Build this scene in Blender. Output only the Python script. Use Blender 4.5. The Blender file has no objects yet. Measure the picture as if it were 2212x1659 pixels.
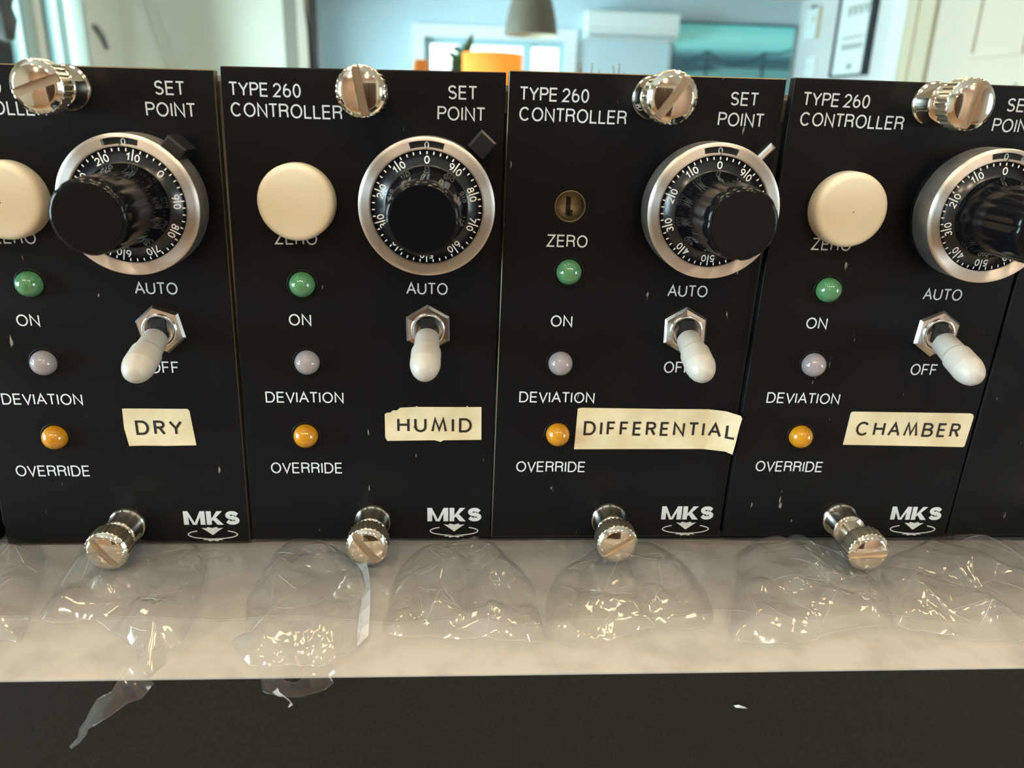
import bpy, bmesh, math, random
from mathutils import Vector, Matrix, noise
from mathutils.geometry import delaunay_2d_cdt

scene = bpy.context.scene
COL = scene.collection
MM = 0.001
PI = math.pi

# ------------------------------------------------------------------ camera
cam_data = bpy.data.cameras.new('camera')
cam = bpy.data.objects.new('camera', cam_data)
COL.objects.link(cam)
cam.matrix_world = Matrix((
    (0.99796, -0.01023, -0.06298, 0.034876),
    (-0.05615, 0.32780, -0.94308, -0.147505),
    (0.03030, 0.94469, 0.32655, 0.032091),
    (0, 0, 0, 1)))
cam_data.sensor_fit = 'HORIZONTAL'
cam_data.sensor_width = 36.0
cam_data.lens = 1700.3 / 2212 * 36.0
cam_data.clip_start = 0.005
cam_data.clip_end = 100
cam_data.dof.use_dof = True
cam_data.dof.focus_distance = 0.152
cam_data.dof.aperture_fstop = 25.0
scene.camera = cam

# ------------------------------------------------------------------ view, world, daylight
scene.view_settings.view_transform = 'Standard'
scene.view_settings.look = 'None'
scene.view_settings.gamma = 1.0
scene.view_settings.use_curve_mapping = False
scene.view_settings.exposure = 0.12
try:
    scene.cycles.use_denoising = True
    scene.cycles.max_bounces = 10
    scene.cycles.diffuse_bounces = 4
    scene.cycles.glossy_bounces = 5
    scene.cycles.transparent_max_bounces = 24
    scene.cycles.caustics_reflective = False
    scene.cycles.caustics_refractive = False
    scene.cycles.sample_clamp_indirect = 6.0
except Exception:
    pass
world = bpy.data.worlds.new('overcast_sky')
scene.world = world
world.use_nodes = True
bg = world.node_tree.nodes['Background']
bg.inputs['Color'].default_value = (0.80, 0.94, 1.0, 1)
bg.inputs['Strength'].default_value = 3.2

def area(name, loc, direction, sx, sy, power, color):
    d = bpy.data.lights.new(name, 'AREA')
    d.shape = 'RECTANGLE'; d.size = sx; d.size_y = sy
    d.energy = power; d.color = color
    o = bpy.data.objects.new(name, d); COL.objects.link(o)
    o.location = loc
    o.rotation_euler = Vector(direction).to_track_quat('-Z', 'Z').to_euler()
    return o
COOL = (0.66, 0.85, 1.0)
area('daylight_side_window', (-2.25, -0.62, 0.20), (1, 0, 0), 1.1, 1.3, 110, COOL)
area('daylight_right_window', (3.52, -1.85, 0.12), (-1, 0, 0), 1.3, 1.4, 55, (0.80, 0.92, 1.0))
area('daylight_patio_door', (-2.25, 3.70, 0.15), (1, 0, 0), 1.3, 1.9, 290, (0.80, 1.0, 0.94))
area('daylight_far_window', (0.32, 8.45, 0.15), (0, -1, 0), 1.3, 1.0, 9, COOL)
area('added_dining_light', (-2.25, 6.50, 0.20), (1, 0, 0), 1.9, 1.6, 310, (0.60, 0.86, 1.0))  # made-up window out of view, fills the far room with bluish light

# ------------------------------------------------------------------ materials
def mat(name, color, rough=0.5, metal=0.0, **kw):
    m = bpy.data.materials.new(name); m.use_nodes = True
    b = m.node_tree.nodes['Principled BSDF']
    b.inputs['Base Color'].default_value = (*color, 1)
    b.inputs['Roughness'].default_value = rough
    b.inputs['Metallic'].default_value = metal
    for k, v in kw.items():
        b.inputs[k.replace('_', ' ')].default_value = v
    return m
def nodes(m):
    return m.node_tree.nodes, m.node_tree.links, m.node_tree.nodes['Principled BSDF']
def mottled(name, c1, c2, scale, rough=0.5, detail=6, lo=0.4, hi=0.6, bump=0.0, stretch=None, **kw):
    m = mat(name, c1, rough, **kw); N, L, b = nodes(m)
    tc = N.new('ShaderNodeTexCoord'); tx = N.new('ShaderNodeTexNoise')
    mp = N.new('ShaderNodeMapping')
    if stretch: mp.inputs['Scale'].default_value = stretch
    L.new(tc.outputs['Object'], mp.inputs['Vector']); L.new(mp.outputs['Vector'], tx.inputs['Vector'])
    tx.inputs['Scale'].default_value = scale; tx.inputs['Detail'].default_value = detail
    r = N.new('ShaderNodeValToRGB')
    r.color_ramp.elements[0].position = lo; r.color_ramp.elements[0].color = (*c1, 1)
    r.color_ramp.elements[1].position = hi; r.color_ramp.elements[1].color = (*c2, 1)
    L.new(tx.outputs['Fac'], r.inputs['Fac']); L.new(r.outputs['Color'], b.inputs['Base Color'])
    if bump:
        bp = N.new('ShaderNodeBump'); bp.inputs['Strength'].default_value = bump; bp.inputs['Distance'].default_value = 0.0002
        L.new(tx.outputs['Fac'], bp.inputs['Height']); L.new(bp.outputs['Normal'], b.inputs['Normal'])
    return m

M = {}
# worn black paint: sparse pale chips and fine diagonal scuffs
def black_paint():
    m = mat('black_paint', (0.010, 0.010, 0.011), 0.36, Specular_IOR_Level=0.15); N, L, b = nodes(m)
    tc = N.new('ShaderNodeTexCoord')
    a = N.new('ShaderNodeTexNoise'); a.noise_dimensions = '4D'; a.inputs['Scale'].default_value = 640; a.inputs['Detail'].default_value = 3
    mp = N.new('ShaderNodeMapping'); mp.inputs['Rotation'].default_value = (0, 0.9, 0); mp.inputs['Scale'].default_value = (1, 1, 0.28)
    L.new(tc.outputs['Object'], mp.inputs['Vector']); L.new(mp.outputs['Vector'], a.inputs['Vector'])
    oi = N.new('ShaderNodeObjectInfo'); sc_ = N.new('ShaderNodeMath'); sc_.operation = 'MULTIPLY'; sc_.inputs[1].default_value = 40
    L.new(oi.outputs['Random'], sc_.inputs[0]); L.new(sc_.outputs[0], a.inputs['W'])
    r = N.new('ShaderNodeValToRGB')
    r.color_ramp.elements[0].position = 0.712; r.color_ramp.elements[0].color = (0, 0, 0, 1)
    r.color_ramp.elements[1].position = 0.745; r.color_ramp.elements[1].color = (1, 1, 1, 1)
    L.new(a.outputs['Fac'], r.inputs['Fac'])
    mx = N.new('ShaderNodeMixRGB')
    mx.inputs['Color1'].default_value = (0.0055, 0.0055, 0.0065, 1); mx.inputs['Color2'].default_value = (0.26, 0.25, 0.22, 1)
    L.new(r.outputs['Color'], mx.inputs['Fac']); L.new(mx.outputs['Color'], b.inputs['Base Color'])
    g = N.new('ShaderNodeTexNoise'); g.inputs['Scale'].default_value = 45; g.inputs['Detail'].default_value = 8
    L.new(tc.outputs['Object'], g.inputs['Vector'])
    mr = N.new('ShaderNodeMapRange'); mr.inputs['To Min'].default_value = 0.30; mr.inputs['To Max'].default_value = 0.46
    L.new(g.outputs['Fac'], mr.inputs['Value']); L.new(mr.outputs['Result'], b.inputs['Roughness'])
    return m
M['panel'] = black_paint()
M['edge'] = mat('worn_panel_edge', (0.13, 0.105, 0.06), 0.4, 0.6)
M['print'] = mat('white_print', (0.62, 0.68, 0.72), 0.55)
M['tape'] = mottled('cream_tape', (0.63, 0.53, 0.33), (0.72, 0.64, 0.44), 130, 0.5, lo=0.35, hi=0.62)
M['tape_edge'] = mottled('torn_tape_edge', (0.72, 0.55, 0.45), (0.85, 0.80, 0.66), 900, 0.7)
M['ink'] = mat('black_ink', (0.012, 0.009, 0.010), 0.5)
def brushed():
    m = mat('brushed_bezel', (0.95, 0.90, 0.84), 0.48, 1.0); N, L, b = nodes(m)
    b.inputs['Anisotropic'].default_value = 0.93; b.inputs['Anisotropic Rotation'].default_value = 0.25
    t = N.new('ShaderNodeTangent'); t.direction_type = 'RADIAL'; t.axis = 'Y'
    L.new(t.outputs['Tangent'], b.inputs['Tangent'])
    return m
M['bezel'] = brushed()
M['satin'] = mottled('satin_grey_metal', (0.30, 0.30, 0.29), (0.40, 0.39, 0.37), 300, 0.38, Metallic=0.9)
M['nickel'] = mat('polished_nickel', (0.76, 0.68, 0.57), 0.085, 1.0)
M['knurl'] = mat('knurled_nickel', (0.86, 0.78, 0.62), 0.30, 1.0)
M['slot'] = mat('slot_metal', (0.52, 0.45, 0.36), 0.32, 1.0)
M['chrome'] = mat('chrome', (0.84, 0.82, 0.80), 0.16, 1.0)
M['gloss'] = mat('gloss_black_plastic', (0.004, 0.004, 0.005), 0.12, Specular_IOR_Level=0.22)
M['matte'] = mat('matte_black_plastic', (0.008, 0.008, 0.009), 0.33)
M['dialblack'] = mat('dial_black', (0.007, 0.007, 0.009), 0.22)
M['dialwhite'] = mat('dial_white', (0.86, 0.86, 0.82), 0.5)
M['dark'] = mat('deep_black', (0.002, 0.002, 0.002), 0.6)
M['ivory'] = mat('ivory_plastic', (0.77, 0.70, 0.55), 0.42, Subsurface_Weight=0.15, Subsurface_Scale=0.002)
M['toggle'] = mat('grey_white_plastic', (0.47, 0.445, 0.40), 0.4)
M['bezelblack'] = mat('bezel_black', (0.003, 0.003, 0.003), 0.35, Specular_IOR_Level=0.25)
M['tan'] = mat('tan_plastic', (0.42, 0.32, 0.18), 0.45)
M['steel'] = mottled('aluminium_sheet', (0.50, 0.49, 0.46), (0.62, 0.60, 0.56), 60, 0.35, Metallic=0.85)
def lens(name, col, w=0.35):
    return mat(name, col, 0.10, Transmission_Weight=w, Coat_Weight=0.8, Coat_Roughness=0.04, IOR=1.45,
               Subsurface_Weight=0.25, Subsurface_Scale=0.002)
M['green'] = lens('green_lens', (0.10, 0.29, 0.13), 0.20)
M['clear'] = lens('milky_lens', (0.42, 0.40, 0.44), 0.20)
M['amber'] = lens('amber_lens', (0.62, 0.27, 0.008), 0.15)
M['bench'] = mottled('white_laminate', (0.34, 0.338, 0.322), (0.44, 0.437, 0.418), 150, 0.42, lo=0.28, hi=0.56, bump=0.05)
M['apron'] = mottled('black_textured_face', (0.010, 0.0095, 0.008), (0.015, 0.014, 0.012), 1500, 0.6, bump=0.25, Specular_IOR_Level=0.25)
M['lint'] = mat('pale_lint', (0.55, 0.60, 0.62), 0.9)
# room
def paint(name, c, rough=0.7):
    d = tuple(x * 0.965 for x in c)
    return mottled(name, c, d, 3.0, rough, lo=0.35, hi=0.65)
M['blue_wall'] = paint('pale_blue_wall', (0.56, 0.70, 0.76))
M['mint_wall'] = paint('pale_mint_wall', (0.79, 0.88, 0.86))
M['white_wall'] = paint('white_wall', (0.70, 0.685, 0.665))
M['warm_wall'] = paint('terracotta_wall', (0.72, 0.52, 0.42))
M['ceiling'] = paint('ceiling_white', (0.80, 0.80, 0.77))
M['trim'] = mat('white_trim', (0.80, 0.84, 0.83), 0.45)
M['sash'] = mat('pale_blue_sash', (0.44, 0.64, 0.68), 0.4)
M['sash_dark'] = mat('sash_gasket', (0.16, 0.22, 0.25), 0.5)
M['door'] = mat('cream_door', (0.70, 0.60, 0.50), 0.5)
M['tan_trim'] = mat('tan_trim', (0.66, 0.56, 0.41), 0.5)
M['floor'] = mottled('oak_floor', (0.34, 0.20, 0.11), (0.48, 0.31, 0.18), 6, 0.4, stretch=(6, 0.5, 1))
M['lampgrey'] = mat('grey_enamel', (0.105, 0.100, 0.085), 0.5)
M['lampcream'] = mat('cream_enamel', (0.82, 0.78, 0.66), 0.6)
M['acwhite'] = mat('white_plastic', (0.80, 0.86, 0.86), 0.45)
M['acgrey'] = mat('grey_plastic', (0.42, 0.50, 0.52), 0.5)
M['orange'] = mat('orange_fabric', (1.0, 0.36, 0.06), 0.8, Transmission_Weight=0.0)
M['leaf'] = mottled('green_leaf', (0.035, 0.10, 0.035), (0.07, 0.18, 0.05), 30, 0.45)
M['bark'] = mat('brown_bark', (0.16, 0.10, 0.06), 0.8)
M['clay'] = mat('clay_pot', (0.45, 0.20, 0.11), 0.8)
M['frame'] = mat('black_frame', (0.015, 0.014, 0.018), 0.35)
M['paper'] = mat('white_paper', (0.80, 0.84, 0.80), 0.7)
M['printgrey'] = mat('grey_print', (0.30, 0.32, 0.30), 0.7)
M['cable'] = mat('black_cable', (0.012, 0.013, 0.016), 0.5)
M['greytrim'] = mat('grey_trim', (0.27, 0.28, 0.27), 0.5)
M['slant'] = mat('darker_mint', (0.68, 0.75, 0.72), 0.7)
M['oak_dark'] = mottled('dark_oak', (0.045, 0.025, 0.018), (0.08, 0.045, 0.03), 5, 0.4, stretch=(6, 1, .6))
M['darktrim'] = mat('dark_grey_trim', (0.075, 0.085, 0.095), 0.5)
M['bridge'] = mat('bridge_print', (0.05, 0.11, 0.14), 0.6)
M['bush'] = mottled('pale_bush', (0.35, 0.55, 0.25), (0.55, 0.70, 0.50), 9, 0.8)
def sea():
    m = mat('seascape_print', (0.2, 0.6, 0.6), 0.4); N, L, b = nodes(m)
    tc = N.new('ShaderNodeTexCoord'); sp = N.new('ShaderNodeSeparateXYZ'); L.new(tc.outputs['Generated'], sp.inputs['Vector'])
    r = N.new('ShaderNodeValToRGB'); e = r.color_ramp.elements
    e[0].position = 0.0; e[0].color = (0.16, 0.42, 0.40, 1)
    e[1].position = 1.0; e[1].color = (0.22, 0.80, 0.80, 1)
    for p, c in ((0.44, (0.17, 0.40, 0.40)), (0.52, (0.03, 0.10, 0.13)), (0.60, (0.10, 0.24, 0.30)), (0.70, (0.30, 0.80, 0.80)), (0.82, (0.42, 0.95, 0.92))):
        x = e.new(p); x.color = (*c, 1)
    L.new(sp.outputs['Z'], r.inputs['Fac']); L.new(r.outputs['Color'], b.inputs['Base Color'])
    return m
M['sea'] = sea()
def fabric():
    m = bpy.data.materials.new('orange_shade_fabric'); m.use_nodes = True
    N, L = m.node_tree.nodes, m.node_tree.links; N.clear()
    o = N.new('ShaderNodeOutputMaterial'); d = N.new('ShaderNodeBsdfDiffuse'); t = N.new('ShaderNodeBsdfTranslucent'); x = N.new('ShaderNodeMixShader')
    d.inputs['Color'].default_value = (1.0, 0.50, 0.15, 1); t.inputs['Color'].default_value = (1.0, 0.52, 0.15, 1); x.inputs[0].default_value = .5
    L.new(d.outputs[0], x.inputs[1]); L.new(t.outputs[0], x.inputs[2]); L.new(x.outputs[0], o.inputs[0])
    return m
M['orange'] = fabric()
def glass():
    m = bpy.data.materials.new('window_glass'); m.use_nodes = True
    N, L = m.node_tree.nodes, m.node_tree.links; N.clear()
    o = N.new('ShaderNodeOutputMaterial'); t = N.new('ShaderNodeBsdfTransparent'); g = N.new('ShaderNodeBsdfGlossy')
    t.inputs['Color'].default_value = (0.95, 0.98, 0.97, 1)
    g.inputs['Roughness'].default_value = 0.02; x = N.new('ShaderNodeMixShader'); f = N.new('ShaderNodeFresnel')
    L.new(f.outputs[0], x.inputs[0]); L.new(t.outputs[0], x.inputs[1]); L.new(g.outputs[0], x.inputs[2]); L.new(x.outputs[0], o.inputs[0])
    return m
M['glass'] = glass()
def film(name, haze, k):
    m = bpy.data.materials.new(name); m.use_nodes = True
    N, L = m.node_tree.nodes, m.node_tree.links; N.clear()
    o = N.new('ShaderNodeOutputMaterial'); t = N.new('ShaderNodeBsdfTransparent')
    g = N.new('ShaderNodeBsdfGlossy'); g.inputs['Roughness'].default_value = 0.10
    d = N.new('ShaderNodeBsdfDiffuse'); d.inputs['Color'].default_value = (0.8, 0.8, 0.8, 1)
    t.inputs['Color'].default_value = (0.97, 0.965, 0.955, 1)
    lw = N.new('ShaderNodeLayerWeight'); lw.inputs['Blend'].default_value = 0.5
    pw = N.new('ShaderNodeMath'); pw.operation = 'POWER'; pw.inputs[1].default_value = 3.2
    mu = N.new('ShaderNodeMath'); mu.operation = 'MULTIPLY_ADD'; mu.inputs[1].default_value = k; mu.inputs[2].default_value = 0.055; mu.use_clamp = True
    L.new(lw.outputs['Facing'], pw.inputs[0])
    a = N.new('ShaderNodeMixShader'); b = N.new('ShaderNodeMixShader'); a.inputs[0].default_value = haze
    L.new(t.outputs[0], a.inputs[1]); L.new(d.outputs[0], a.inputs[2])
    L.new(pw.outputs[0], mu.inputs[0]); L.new(mu.outputs[0], b.inputs[0])
    L.new(a.outputs[0], b.inputs[1]); L.new(g.outputs[0], b.inputs[2]); L.new(b.outputs[0], o.inputs[0])
    return m
M['film'] = film('clear_film', 0.03, 0.42)
M['film_fold'] = film('glint_film', 0.50, 1.2)  # white haze stands in for window light caught on the fold
M['film_tail'] = film('twisted_film', 0.045, 0.6)
M['film_edge'] = film('film_edge_glint', 0.22, 1.2)  # extra haze imitates light caught on film edges and creases

# ------------------------------------------------------------------ mesh helpers (units: mm in, metres out)
class MB:
    """collects vertices and faces of one mesh; lengths in mm unless s is given"""
    def __init__(self, s=MM):
        self.v = []; self.f = []; self.sm = []; self.s = s
    def add(self, vs, fs, smooth=False):
        n = len(self.v); self.v += [tuple(p) for p in vs]
        for f in fs: self.f.append([i + n for i in f]); self.sm.append(smooth)
    def box(self, a, b, smooth=False):
        x0, y0, z0 = a; x1, y1, z1 = b
        vs = [(x, y, z) for x in (x0, x1) for y in (y0, y1) for z in (z0, z1)]
        self.add(vs, [(0, 1, 3, 2), (4, 6, 7, 5), (0, 4, 5, 1), (2, 3, 7, 6), (0, 2, 6, 4), (1, 5, 7, 3)], smooth)
    def quadprism(self, pts, y0, y1):
        n = len(pts)
        vs = [(p[0], y0, p[1]) for p in pts] + [(p[0], y1, p[1]) for p in pts]
        fs = [list(range(n)), list(range(2 * n - 1, n - 1, -1))] + [(i, (i + 1) % n + 0, (i + 1) % n + n, i + n)[::-1] for i in range(n)]
        self.add(vs, fs)
    def lathe(self, prof, seg=48, mtx=None, smooth=True, knurl=None, a0=0.0):
        """prof: (radius, height along local +Z); mtx places local Z axis. knurl: set of profile indexes with tooth depth"""
        rings = []; base = len(self.v); mtx = mtx or Matrix()
        for k, (r, h) in enumerate(prof):
            idx = []
            if r < 1e-6:
                self.v.append(tuple(mtx @ Vector((0, 0, h)))); idx = [len(self.v) - 1] * seg
            else:
                for i in range(seg):
                    rr = r
                    if knurl and k in knurl and (i // 2) % 2: rr = r - knurl[k]
                    a = a0 + 2 * PI * i / seg
                    self.v.append(tuple(mtx @ Vector((rr * math.cos(a), rr * math.sin(a), h)))); idx.append(len(self.v) - 1)
            rings.append(idx)
        for k in range(len(rings) - 1):
            A, B = rings[k], rings[k + 1]
            flat = bool(knurl and (k in knurl or k + 1 in knurl))
            for i in range(seg):
                j = (i + 1) % seg; f = []
                for q in (A[i], A[j], B[j], B[i]):
                    if q not in f: f.append(q)
                if len(f) > 2: self.f.append(f); self.sm.append(smooth and not flat)
    def tube(self, pts, r, seg=8, smooth=True):
        pts = [Vector(p) for p in pts]; rr = r if isinstance(r, (list, tuple)) else [r] * len(pts)
        n0 = len(self.v); up = Vector((0.13, 0.31, 0.94))
        for i, p in enumerate(pts):
            t = (pts[min(i + 1, len(pts) - 1)] - pts[max(i - 1, 0)]).normalized()
            a = t.cross(up)
            if a.length < 1e-4: a = t.cross(Vector((1, 0, 0)))
            a.normalize(); b = t.cross(a)
            for k in range(seg):
                q = 2 * PI * k / seg
                self.v.append(tuple(p + (a * math.cos(q) + b * math.sin(q)) * rr[i]))
        for i in range(len(pts) - 1):
            for k in range(seg):
                k2 = (k + 1) % seg
                self.f.append([n0 + i * seg + k, n0 + i * seg + k2, n0 + (i + 1) * seg + k2, n0 + (i + 1) * seg + k]); self.sm.append(smooth)
        self.f.append([n0 + k for k in range(seg)][::-1]); self.sm.append(False)
        self.f.append([n0 + (len(pts) - 1) * seg + k for k in range(seg)]); self.sm.append(False)
    def build(self, name, material, parent=None, fix=True, origin=None, loc=None):
        me = bpy.data.meshes.new(name)
        o0 = Vector(origin) if origin is not None else Vector((0, 0, 0))
        me.from_pydata([tuple((Vector(p) - o0) * self.s) for p in self.v], [], self.f)
        me.polygons.foreach_set('use_smooth', self.sm)
        me.update()
        if fix:
            bm = bmesh.new(); bm.from_mesh(me)
            bmesh.ops.recalc_face_normals(bm, faces=bm.faces)
            bm.to_mesh(me); bm.free()
        me.materials.append(material)
        o = bpy.data.objects.new(name, me); COL.objects.link(o)
        if parent: o.parent = parent
        o.location = (o0 * self.s) if loc is None else loc
        return o

def tag(o, label=None, cat=None, group=None, kind=None):
    if label: o['label'] = label
    if cat: o['category'] = cat
    if group: o['group'] = group
    if kind: o['kind'] = kind
    return o
def empty(name, loc, label=None, cat=None, group=None, kind=None):
    o = bpy.data.objects.new(name, None); COL.objects.link(o); o.location = loc; o.empty_display_size = 0.01
    return tag(o, label, cat, group, kind)
def axis_m(u, v, h=0.0, direction=(0, -1, 0), roll=0.0):
    """local Z -> direction, origin at panel point u, v standing h mm out of the panel"""
    q = Vector(direction).normalized().to_track_quat('Z', 'X')
    return Matrix.Translation((u, -h, v)) @ q.to_matrix().to_4x4() @ Matrix.Rotation(roll, 4, 'Z')

# ------------------------------------------------------------------ stroke lettering
def arc(cx, cy, rx, ry, a, b, n=12):
    return [(cx + rx * math.cos(math.radians(a + (b - a) * i / n)), cy + ry * math.sin(math.radians(a + (b - a) * i / n))) for i in range(n + 1)]
G = {  # width, strokes (x and y run 0..1 over the letter box; x scaled by width)
 'A': (.80, [[(0, 0), (.5, 1), (1, 0)], [(.19, .36), (.81, .36)]]),
 'B': (.68, [[(.55, .53), (0, .53), (0, 1), (.5, 1)] , arc(.5, .765, .42, .235, 90, -90), [(0, .53), (0, 0), (.55, 0)], arc(.55, .265, .45, .265, 90, -90)]),
 'C': (.80, [arc(.5, .5, .5, .5, 42, 318, 22)]),
 'D': (.74, [[(.45, 1), (0, 1), (0, 0), (.45, 0)], arc(.45, .5, .55, .5, 90, -90, 16)]),
 'E': (.60, [[(1, 1), (0, 1), (0, 0), (1, 0)], [(0, .52), (.92, .52)]]),
 'F': (.56, [[(1, 1), (0, 1), (0, 0)], [(0, .52), (.88, .52)]]),
 'H': (.70, [[(0, 0), (0, 1)], [(1, 0), (1, 1)], [(0, .52), (1, .52)]]),
 'I': (.02, [[(0, 0), (0, 1)]]),
 'K': (.72, [[(0, 0), (0, 1)], [(1, 1), (0, .38)], [(.30, .58), (1, 0)]]),
 'L': (.54, [[(0, 1), (0, 0), (1, 0)]]),
 'M': (.86, [[(0, 0), (0, 1), (.5, 0), (1, 1), (1, 0)]]),
 'N': (.70, [[(0, 0), (0, 1), (1, 0), (1, 1)]]),
 'O': (.86, [arc(.5, .5, .5, .5, 0, 360, 28)]),
 'P': (.62, [[(0, 0), (0, 1), (.58, 1)], arc(.58, .75, .42, .25, 90, -90), [(.58, .5), (0, .5)]]),
 'R': (.68, [[(0, 0), (0, 1), (.58, 1)], arc(.58, .76, .40, .24, 90, -90), [(.58, .52), (0, .52)], arc(.60, .34, .32, .18, 90, 0, 5) + [(.97, 0)]]),
 'S': (.64, [arc(.5, .755, .46, .245, 25, 270, 14) + arc(.5, .255, .48, .255, 90, -155, 14)]),
 'T': (.66, [[(0, 1), (1, 1)], [(.5, 1), (.5, 0)]]),
 'U': (.70, [[(0, 1), (0, .36)] + arc(.5, .36, .5, .36, 180, 360, 14) + [(1, 1)]]),
 'V': (.74, [[(0, 1), (.5, 0), (1, 1)]]),
 'Y': (.74, [[(0, 1), (.5, .45), (1, 1)], [(.5, .45), (.5, 0)]]),
 'Z': (.66, [[(0, 1), (1, 1), (0, 0), (1, 0)]]),
 '0': (.56, [arc(.5, .5, .5, .5, 0, 360, 24)]),
 '1': (.26, [[(0, .72), (1, 1), (1, 0)]]),
 '2': (.56, [arc(.5, .70, .5, .30, 170, -20, 12) + [(0, 0), (1, 0)]]),
 '3': (.56, [arc(.48, .76, .44, .24, 155, -90, 12), arc(.48, .26, .52, .26, 90, -155, 12)]),
 '4': (.60, [[(.72, 0), (.72, 1), (0, .30), (1, .30)]]),
 '5': (.56, [[(.92, 1), (.14, 1), (.04, .52)] + arc(.47, .33, .5, .33, 140, -150, 14)]),
 '6': (.56, [arc(.5, .30, .5, .30, 0, 360, 20), arc(.62, .42, .60, .58, 185, 100, 8)]),
 '7': (.56, [[(0, 1), (1, 1), (.38, 0)]]),
 '8': (.56, [arc(.5, .76, .42, .24, 0, 360, 18), arc(.5, .27, .5, .27, 0, 360, 18)]),
 '9': (.56, [arc(.5, .70, .5, .30, 0, 360, 20), arc(.38, .58, .60, .58, 5, -80, 8)]),
}
def futura(ch):
    w, st = G[ch]
    if ch == 'M': return .95, [[(0, 0), (.2, 1), (.5, .12), (.8, 1), (1, 0)]]
    if ch == 'R': return .60, [[(0, 0), (0, 1), (.58, 1)], arc(.58, .76, .40, .24, 90, -90), [(.58, .52), (0, .52)], [(.50, .52), (1, 0)]]
    if ch == 'E': return .52, st
    if ch == 'F': return .50, st
    if ch == 'C': return .86, st
    return w, st
def stroke(mb, pts, w, to3, lift=0.0):
    """flat mitred ribbon of width w along a polyline; to3 maps (x, y), lift to a 3D point"""
    P = [Vector(p) for p in pts]; n = len(P)
    closed = n > 3 and (P[0] - P[-1]).length < 1e-4
    if closed: P = P[:-1]; n -= 1
    vs = []
    for i, p in enumerate(P):
        a = P[i - 1] if (i > 0 or closed) else None
        b = P[(i + 1) % n] if (i < n - 1 or closed) else None
        d1 = (p - a).normalized() if a is not None else None
        d2 = (b - p).normalized() if b is not None else None
        if d1 is None: d1 = d2
        if d2 is None: d2 = d1
        n1, n2 = Vector((-d1.y, d1.x)), Vector((-d2.y, d2.x))
        m = n1 + n2
        m = n1 if m.length < .05 else m.normalized()
        k = min(1 / max(m.dot(n1), .2), 2.3) * w * .5
        vs += [to3(p - m * k, lift), to3(p + m * k, lift)]
    fs = [(2 * i, 2 * i + 2, 2 * i + 3, 2 * i + 1) for i in range(n - 1)]
    if closed: fs.append((2 * n - 2, 0, 1, 2 * n - 1))
    mb.add(vs, fs)
def word(mb, text, cx, cy, width, height, w, to3, gap=.20, glyph=None, kern=.055):
    """capital letters fitted into a box centred on cx, cy"""
    get = glyph or (lambda ch: G[ch])
    s = w / height
    xs = []; x = 0.0
    prev = ''
    for ch in text:
        if ch == ' ': x += .26; prev = ''; continue
        if prev: x -= kern * ((prev in 'AVTYLP') + (ch in 'AVTY'))
        gw, st = get(ch); xs.append((x, ch)); x += gw + s + gap; prev = ch
    total = x - gap
    kx = width / total
    for x0, ch in xs:
        gw, st = get(ch)
        for li, line in enumerate(st):
            pts = [(cx - width / 2 + (x0 + s * .5 + px * gw) * kx, cy - height / 2 + w / 2 + py * (height - w)) for px, py in line]
            stroke(mb, pts, w, to3, .006 * li)
def on_panel(h):
    return lambda p, e=0.0: (p[0], -h - e, p[1])

# ------------------------------------------------------------------ controller modules
def panel_mesh(corners, hole=None, thick=2.3, worn=False):
    TL, TR, BR, BL = corners
    bm = bmesh.new()
    outer = [bm.verts.new((p[0] * MM, 0, p[1] * MM)) for p in (BL, BR, TR, TL)]
    edges = [bm.edges.new((outer[i], outer[(i + 1) % 4])) for i in range(4)]
    if hole:
        c = [bm.verts.new(((hole[0] + hole[2] * math.cos(2 * PI * k / 40)) * MM, 0, (hole[1] + hole[2] * math.sin(2 * PI * k / 40)) * MM)) for k in range(40)]
        edges += [bm.edges.new((c[i], c[(i + 1) % 40])) for i in range(40)]
    bmesh.ops.triangle_fill(bm, edges=edges, use_beauty=True)
    ext = bmesh.ops.extrude_face_region(bm, geom=bm.faces[:])
    for g in ext['geom']:
        if isinstance(g, bmesh.types.BMVert): g.co.y += thick * MM
    bmesh.ops.recalc_face_normals(bm, faces=bm.faces)
    me = bpy.data.meshes.new('front_panel'); bm.to_mesh(me); bm.free()
    me.materials.append(M['panel']); me.materials.append(M['edge'] if worn else M['panel'])
    for p in me.polygons:
        if abs(p.normal.y) < .5: p.material_index = 1
    return me

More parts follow.
